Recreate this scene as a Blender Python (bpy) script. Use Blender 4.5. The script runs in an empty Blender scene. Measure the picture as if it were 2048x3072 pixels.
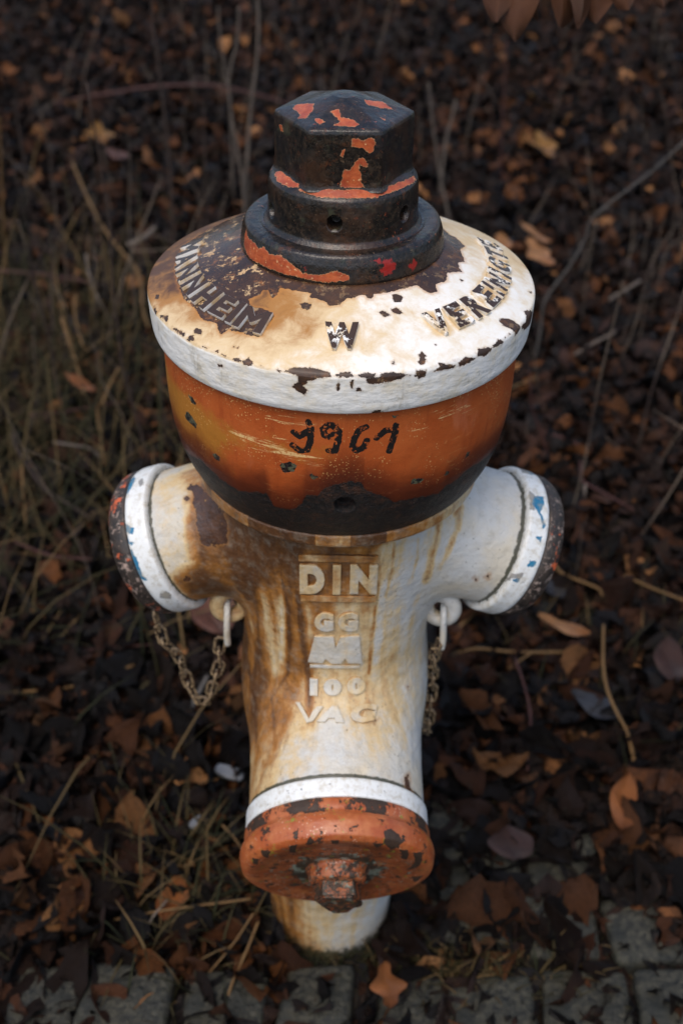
import bpy, math, random
import numpy as np
from mathutils import Matrix, Vector, noise as mnoise

# ---------------------------------------------------------------- camera, sky, sun, exposure
scene = bpy.context.scene
R_ = math.radians
pitch, roll, yaw = R_(37.2), R_(1.19), R_(.26)
EYE = np.array([0, -.8708, 1.3091])
FWD = np.array([math.sin(yaw) * math.cos(pitch), math.cos(yaw) * math.cos(pitch), -math.sin(pitch)])
_r = np.cross(FWD, [0, 0, 1]); _r /= np.linalg.norm(_r); _u = np.cross(_r, FWD)
RGT, UPV = _r * math.cos(roll) + _u * math.sin(roll), -_r * math.sin(roll) + _u * math.cos(roll)
cam_data = bpy.data.cameras.new('camera')
cam = bpy.data.objects.new('camera', cam_data)
scene.collection.objects.link(cam)
cam.matrix_world = Matrix(((RGT[0], UPV[0], -FWD[0], EYE[0]), (RGT[1], UPV[1], -FWD[1], EYE[1]), (RGT[2], UPV[2], -FWD[2], EYE[2]), (0, 0, 0, 1)))
cam_data.sensor_fit = 'VERTICAL'; cam_data.sensor_height = 36.0
cam_data.lens = 36.0 * 3400 / 3072
cam_data.clip_start = .05; cam_data.clip_end = 400
cam_data.dof.use_dof = True
cam_data.dof.focus_distance = .86
cam_data.dof.aperture_fstop = 5.2
scene.camera = cam

SUN_EL, SUN_AZ = 62, 205      # degrees; azimuth from +y towards +x
world = bpy.data.worlds.new('World'); scene.world = world; world.use_nodes = True
wn = world.node_tree.nodes; wl = world.node_tree.links; wn.clear()
w_out = wn.new('ShaderNodeOutputWorld'); w_bg = wn.new('ShaderNodeBackground'); w_sky = wn.new('ShaderNodeTexSky')
w_sky.sky_type = 'NISHITA'; w_sky.sun_disc = False
w_sky.sun_elevation = R_(SUN_EL); w_sky.sun_rotation = R_(SUN_AZ)
w_sky.air_density = 1.0; w_sky.dust_density = 3.4; w_sky.ozone_density = 1.1
w_bg.inputs[1].default_value = .15
wl.new(w_sky.outputs[0], w_bg.inputs[0]); wl.new(w_bg.outputs[0], w_out.inputs[0])
sun_data = bpy.data.lights.new('sun', 'SUN'); sun_data.energy = .9; sun_data.angle = R_(30); sun_data.color = (1.0, .92, .80)
sun = bpy.data.objects.new('sun', sun_data); scene.collection.objects.link(sun)
_el, _az = R_(SUN_EL), R_(SUN_AZ)
_to = Vector((math.sin(_az) * math.cos(_el), math.cos(_az) * math.cos(_el), math.sin(_el)))
sun.rotation_euler = _to.to_track_quat('Z', 'Y').to_euler()
scene.view_settings.view_transform = 'Standard'; scene.view_settings.look = 'None'
scene.view_settings.exposure = 0.50; scene.view_settings.gamma = 1.0; scene.view_settings.use_curve_mapping = False

rng = np.random.default_rng(7)
random.seed(7)
COL = scene.collection

# ---------------------------------------------------------------- scene helpers
def tag(o, label=None, cat=None, group=None, kind=None):
    for k, v in (('label', label), ('category', cat), ('group', group), ('kind', kind)):
        if v: o[k] = v
    return o
def link(name, me, mat=None, parent=None):
    o = bpy.data.objects.new(name, me); COL.objects.link(o)
    if mat is not None and not me.materials: me.materials.append(mat)
    if parent is not None: o.parent = parent
    return o
def empty(name, loc=(0, 0, 0)):
    o = bpy.data.objects.new(name, None); COL.objects.link(o); o.location = loc; o.empty_display_size = .05
    return o
def mesh_np(name, V, F, smooth=True, attrs=None):
    """V (n,3); F (m,3|4) integer array, or a list of such arrays"""
    me = bpy.data.meshes.new(name)
    Fs = [np.asarray(f) for f in (F if isinstance(F, list) else [F]) if len(f)]
    V = np.asarray(V, dtype=np.float32)
    loops = np.concatenate([f.reshape(-1) for f in Fs]).astype(np.int32)
    tot = np.concatenate([np.full(len(f), f.shape[1], dtype=np.int32) for f in Fs])
    start = np.concatenate([[0], np.cumsum(tot)[:-1]]).astype(np.int32)
    me.vertices.add(len(V)); me.vertices.foreach_set('co', V.reshape(-1))
    me.loops.add(len(loops)); me.loops.foreach_set('vertex_index', loops)
    me.polygons.add(len(tot)); me.polygons.foreach_set('loop_start', start)
    me.update(calc_edges=True)
    me.polygons.foreach_set('use_smooth', np.full(len(tot), smooth))
    for k, v in (attrs or {}).items():
        v = np.asarray(v, dtype=np.float32)
        if v.ndim == 1:
            a = me.attributes.new(k, 'FLOAT', 'POINT'); a.data.foreach_set('value', v)
        else:
            a = me.attributes.new(k, 'FLOAT_VECTOR', 'POINT'); a.data.foreach_set('vector', v.reshape(-1))
    me.validate(); me.update()
    return me
def tube(path, rad, seg=5, cap=True):
    """tapered tube along a polyline -> V, F(list)"""
    p = np.asarray(path, float); n = len(p)
    rad = np.full(n, rad) if np.isscalar(rad) else np.asarray(rad, float)
    t = np.gradient(p, axis=0); t /= np.linalg.norm(t, axis=1, keepdims=True) + 1e-12
    ref = np.array([0, 0, 1.]) if abs(t[0][2]) < .8 else np.array([1., 0, 0])
    V = []
    a = np.cross(t[0], ref); a /= np.linalg.norm(a)
    for i in range(n):
        a = a - t[i] * (a @ t[i]); a /= np.linalg.norm(a) + 1e-12
        b = np.cross(t[i], a)
        for k in range(seg):
            w = 2 * math.pi * k / seg
            V.append(p[i] + rad[i] * (a * math.cos(w) + b * math.sin(w)))
    F = [[i * seg + k, i * seg + (k + 1) % seg, (i + 1) * seg + (k + 1) % seg, (i + 1) * seg + k] for i in range(n - 1) for k in range(seg)]
    V = np.array(V)
    T = []
    if cap:
        c0, c1 = len(V), len(V) + 1
        V = np.vstack([V, p[0], p[-1]])
        for k in range(seg):
            T.append([c0, (k + 1) % seg, k]); T.append([c1, (n - 1) * seg + k, (n - 1) * seg + (k + 1) % seg])
    return V, [np.array(F), np.array(T).reshape(-1, 3)]
def join(parts):
    """[(V, [F..])...] -> V, [quads, tris]"""
    Vs, Q, T, off = [], [], [], 0
    for V, Fs in parts:
        Vs.append(V)
        for f in Fs:
            if len(f): (Q if f.shape[1] == 4 else T).append(f + off)
        off += len(V)
    return np.concatenate(Vs), ([np.concatenate(Q)] if Q else []) + ([np.concatenate(T)] if T else [])
def spline(pts, n=16):
    p = np.array(pts, float)
    if len(p) == 2: return p[0] + (p[1] - p[0]) * np.linspace(0, 1, n)[:, None]
    P = np.vstack([2 * p[0] - p[1], p, 2 * p[-1] - p[-2]])
    out = []
    m = max(2, n // (len(p) - 1))
    for i in range(1, len(P) - 2):
        for t in np.linspace(0, 1, m, endpoint=False):
            a, b, c, d = P[i - 1:i + 3]
            out.append(.5 * (2 * b + (c - a) * t + (2 * a - 5 * b + 4 * c - d) * t * t + (3 * b - a - 3 * c + d) * t ** 3))
    out.append(p[-1])
    return np.array(out)

# ---------------------------------------------------------------- procedural materials
class Mat:
    def __init__(self, name):
        self.m = bpy.data.materials.new(name); self.m.use_nodes = True
        self.t = self.m.node_tree; self.t.nodes.clear()
        self.out = self.t.nodes.new('ShaderNodeOutputMaterial'); self.p = self.t.nodes.new('ShaderNodeBsdfPrincipled')
        self.t.links.new(self.p.outputs[0], self.out.inputs[0])
        self._tc = None
    def put(self, sock, v):
        if isinstance(v, bpy.types.NodeSocket): self.t.links.new(v, sock)
        elif isinstance(v, (tuple, list)) and len(v) == 3 and sock.type == 'RGBA': sock.default_value = (*v, 1)
        else: sock.default_value = v
    def tc(self, k='Object'):
        if self._tc is None: self._tc = self.t.nodes.new('ShaderNodeTexCoord')
        return self._tc.outputs[k]
    def attr(self, name, vec=False):
        n = self.t.nodes.new('ShaderNodeAttribute'); n.attribute_name = name
        return n.outputs['Vector'] if vec else n.outputs['Fac']
    def math(self, op, a, b=0.0, c=None, clamp=False):
        n = self.t.nodes.new('ShaderNodeMath'); n.operation = op; n.use_clamp = clamp
        self.put(n.inputs[0], a); self.put(n.inputs[1], b)
        if c is not None: self.put(n.inputs[2], c)
        return n.outputs[0]
    def noise(self, scale, detail=4, rough=.55, vec=None, dist=0.0, stretch=None, off=0.0):
        n = self.t.nodes.new('ShaderNodeTexNoise'); n.inputs['Scale'].default_value = scale; n.inputs['Detail'].default_value = detail
        n.inputs['Roughness'].default_value = rough; n.inputs['Distortion'].default_value = dist
        v = vec if vec is not None else self.tc()
        if stretch or off:
            mp = self.t.nodes.new('ShaderNodeMapping'); self.t.links.new(v, mp.inputs[0])
            if stretch: mp.inputs['Scale'].default_value = stretch
            mp.inputs['Location'].default_value = (off, off * .7, off * 1.3)
            v = mp.outputs[0]
        self.t.links.new(v, n.inputs['Vector'])
        return n.outputs[0]
    def vor(self, scale, vec=None, feature='F1', rnd=1.0):
        n = self.t.nodes.new('ShaderNodeTexVoronoi'); n.feature = feature; n.inputs['Scale'].default_value = scale
        n.inputs['Randomness'].default_value = rnd
        self.t.links.new(vec if vec is not None else self.tc(), n.inputs['Vector'])
        return n.outputs['Distance']
    def step(self, x, lo, hi):
        n = self.t.nodes.new('ShaderNodeMapRange'); n.interpolation_type = 'SMOOTHSTEP'
        self.put(n.inputs[0], x); self.put(n.inputs[1], lo); self.put(n.inputs[2], hi)
        return n.outputs[0]
    def mix(self, f, a, b):
        n = self.t.nodes.new('ShaderNodeMix'); n.data_type = 'RGBA'
        self.put(n.inputs[0], f); self.put(n.inputs[6], a); self.put(n.inputs[7], b)
        return n.outputs[2]
    def mixf(self, f, a, b):
        n = self.t.nodes.new('ShaderNodeMix'); n.data_type = 'FLOAT'
        self.put(n.inputs[0], f); self.put(n.inputs[2], a); self.put(n.inputs[3], b)
        return n.outputs[0]
    def ramp(self, x, stops):
        n = self.t.nodes.new('ShaderNodeValToRGB'); self.put(n.inputs[0], x); e = n.color_ramp.elements
        while len(e) < len(stops): e.new(.5)
        for k, (pos, c) in enumerate(stops): e[k].position = pos; e[k].color = (*c, 1)
        return n.outputs[0]
    def finish(self, color, rough, height=None, dist=1.0, spec=.5, coat=0.0, metal=None):
        self.put(self.p.inputs['Base Color'], color); self.put(self.p.inputs['Roughness'], rough)
        self.put(self.p.inputs['Specular IOR Level'], spec)
        if metal is not None: self.put(self.p.inputs['Metallic'], metal)
        if coat:
            self.put(self.p.inputs['Coat Weight'], coat); self.put(self.p.inputs['Coat Roughness'], .12)
        if height is not None:
            b = self.t.nodes.new('ShaderNodeBump'); b.inputs['Strength'].default_value = 1.0; b.inputs['Distance'].default_value = dist
            self.put(b.inputs['Height'], height); self.t.links.new(b.outputs[0], self.p.inputs['Normal'])
        return self.m

# ---------------------------------------------------------------- shapes of the hydrant (metres, axis = z)
PI = math.pi
def resample(prof, step):
    p = np.array(prof, float)
    out = [p[0]]
    for a, b in zip(p[:-1], p[1:]):
        n = max(1, int(round(np.linalg.norm(b - a) / step)))
        for k in range(1, n + 1):
            out.append(a + (b - a) * k / n)
    return np.array(out)
def smooth_prof(p, it=2):
    p = p.copy()
    for _ in range(it):
        p[1:-1] = p[1:-1] * .5 + (p[:-2] + p[2:]) * .25
    return p
def arc_len(p):
    return np.concatenate([[0], np.cumsum(np.linalg.norm(np.diff(p, axis=0), axis=1))])
COVER = smooth_prof(resample([(.060, .9285), (.0840, .9262), (.095, .9215), (.120, .9120), (.145, .9010), (.1592, .8937), (.1602, .8928),
                              (.1603, .8860), (.1598, .874), (.1588, .863), (.1572, .8585), (.1540, .8570), (.148, .8570)], .0011), 2)
BOWL = smooth_prof(resample([(.146, .8590), (.1512, .8590), (.1510, .835), (.1508, .811), (.1500, .792), (.1482, .774), (.1448, .757), (.1395, .741),
                             (.1335, .7285), (.1290, .7215), (.1262, .7190)], .0012), 3)
NECK = smooth_prof(resample([(.110, .7200), (.1285, .7200), (.1290, .7185), (.1283, .7090), (.1262, .7062), (.100, .700)], .0012), 1)
FLANGE = smooth_prof(resample([(.050, .9470), (.0655, .9465), (.0672, .9480), (.0755, .9482), (.0785, .9465), (.0810, .940), (.0828, .9290), (.0826, .9262), (.079, .9255)], .0009), 2)
COLLAR = smooth_prof(resample([(.030, .9905), (.0465, .9897), (.0500, .9880), (.0560, .9842), (.0583, .9822), (.0592, .978), (.0598, .965), (.0602, .955), (.0606, .9500), (.0625, .9478), (.0640, .9462)], .0009), 1)
AXES = dict(L=(.668, math.radians(22), math.radians(-90 - 5)), R=(.668, math.radians(22), math.radians(90 + 7)), F=(.436, math.radians(16), math.radians(1.7)))
def axis_frame(k):
    z0, al, be = AXES[k]
    n = np.array([math.sin(be) * math.cos(al), -math.cos(be) * math.cos(al), -math.sin(al)])
    s = np.cross(n, [0, 0, 1]); s /= np.linalg.norm(s)
    return np.array([0, 0, z0]), n, s, np.cross(s, n)
def smin(a, b, k):
    h = np.clip(.5 + .5 * (b - a) / k, 0, 1)
    return b + (a - b) * h - k * h * (1 - h)
_BZ = np.array([-.06, 0, .03, .10, .18, .30, .37, .45, .53, .60, .66, .71, .73])
_BR = np.array([.0755, .0755, .0765, .079, .088, .0925, .0925, .0935, .0950, .098, .103, .108, .110])
def body_sdf(Q):
    x, y, z = Q[..., 0], Q[..., 1], Q[..., 2]
    d = (np.hypot(x, y) - np.interp(z, _BZ, _BR)) * .97
    d = np.maximum(d, z - .712)
    for k, R, Ln, kk in (('L', .0665, .172, .034), ('R', .0665, .170, .034), ('F', .0865, .163, .030)):
        c, n, s, w = axis_frame(k)
        q = Q - c
        t = q @ n
        rad = np.linalg.norm(q - t[..., None] * n, axis=-1)
        if k != 'F':
            rr = R + .002 * np.clip((.10 - t) / .1, 0, 1)
        else:
            rr = R + .004 * np.clip((.12 - t) / .1, 0, 1)
        e = np.maximum(np.maximum(rad - rr, t - Ln), -t)
        d = smin(d, e, kk)
    return d
NUT = resample([(0, 1.0445), (.010, 1.0438), (.018, 1.0415), (.040, 1.0350), (.0510, 1.0325), (.0535, 1.0312), (.0544, 1.0285), (.0546, 1.020),
                (.0545, .9925), (.0549, .9895), (.0558, .9872), (.0570, .9860)], .0009)
def hexf(az, k=44.):
    a = np.asarray(az)[..., None] - np.radians(np.arange(6) * 60 + 1.0)
    c = np.maximum(np.cos(a), 0) / .8660
    return 1 / (c ** k).sum(-1) ** (1 / k)
def nut_mod(az, r, z):
    h = hexf(az)
    w = np.clip((r - .006) / .030, 0, 1) 
    return r * (1 + (h - 1) * w)
# profiles about an outlet axis: (radius, distance along the axis)
RING_S = smooth_prof(resample([(.0610, .1660), (.0705, .1662), (.0735, .1675), (.0742, .1700), (.0742, .1850), (.0730, .1885), (.0690, .1895)], .0009), 1)
CAP_S = smooth_prof(resample([(.0600, .1880), (.0700, .1885), (.0728, .1905), (.0732, .1970), (.0716, .2025), (.0682, .2085), (.0615, .2130), (.0500, .2150), (.0300, .2155), (.0, .2157)], .0011), 2)
RING_F = smooth_prof(resample([(.0800, .1620), (.0870, .1622), (.0888, .1635), (.0892, .1660), (.0892, .1800), (.0885, .1815), (.0850, .1820)], .0009), 1)
CAP_F = smooth_prof(resample([(.0780, .1815), (.0880, .1818), (.0900, .1830), (.0905, .1900), (.0900, .1945), (.0905, .1965), (.0930, .2000), (.0942, .2060), (.0932, .2130),
                              (.0915, .2190), (.0850, .2225), (.0780, .2225), (.0650, .2205), (.0450, .2190), (.0300, .2195), (.0, .2200)], .0011), 2)
CE, SE = math.cos(math.radians(40)), math.sin(math.radians(40))
def chart(Q):
    return Q[..., 0], Q[..., 2] * CE + Q[..., 1] * SE
def body_hit(x, v):
    """chart coordinates -> point on the casting, seen from the front and 40 degrees above"""
    x = np.asarray(x, float); v = np.asarray(v, float)
    P0 = np.stack([x, v * SE - .45 * CE, v * CE + .45 * SE], -1)
    d = np.array([0, CE, -SE])
    t = np.zeros(x.shape)
    for _ in range(60):
        t = t + body_sdf(P0 + t[..., None] * d) * .9
    return P0 + t[..., None] * d
def body_nrm(Q, h=.0006):
    g = np.stack([body_sdf(Q + np.eye(3)[i] * h) - body_sdf(Q - np.eye(3)[i] * h) for i in range(3)], -1)
    return g / np.maximum(np.linalg.norm(g, axis=-1, keepdims=True), 1e-9)

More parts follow.
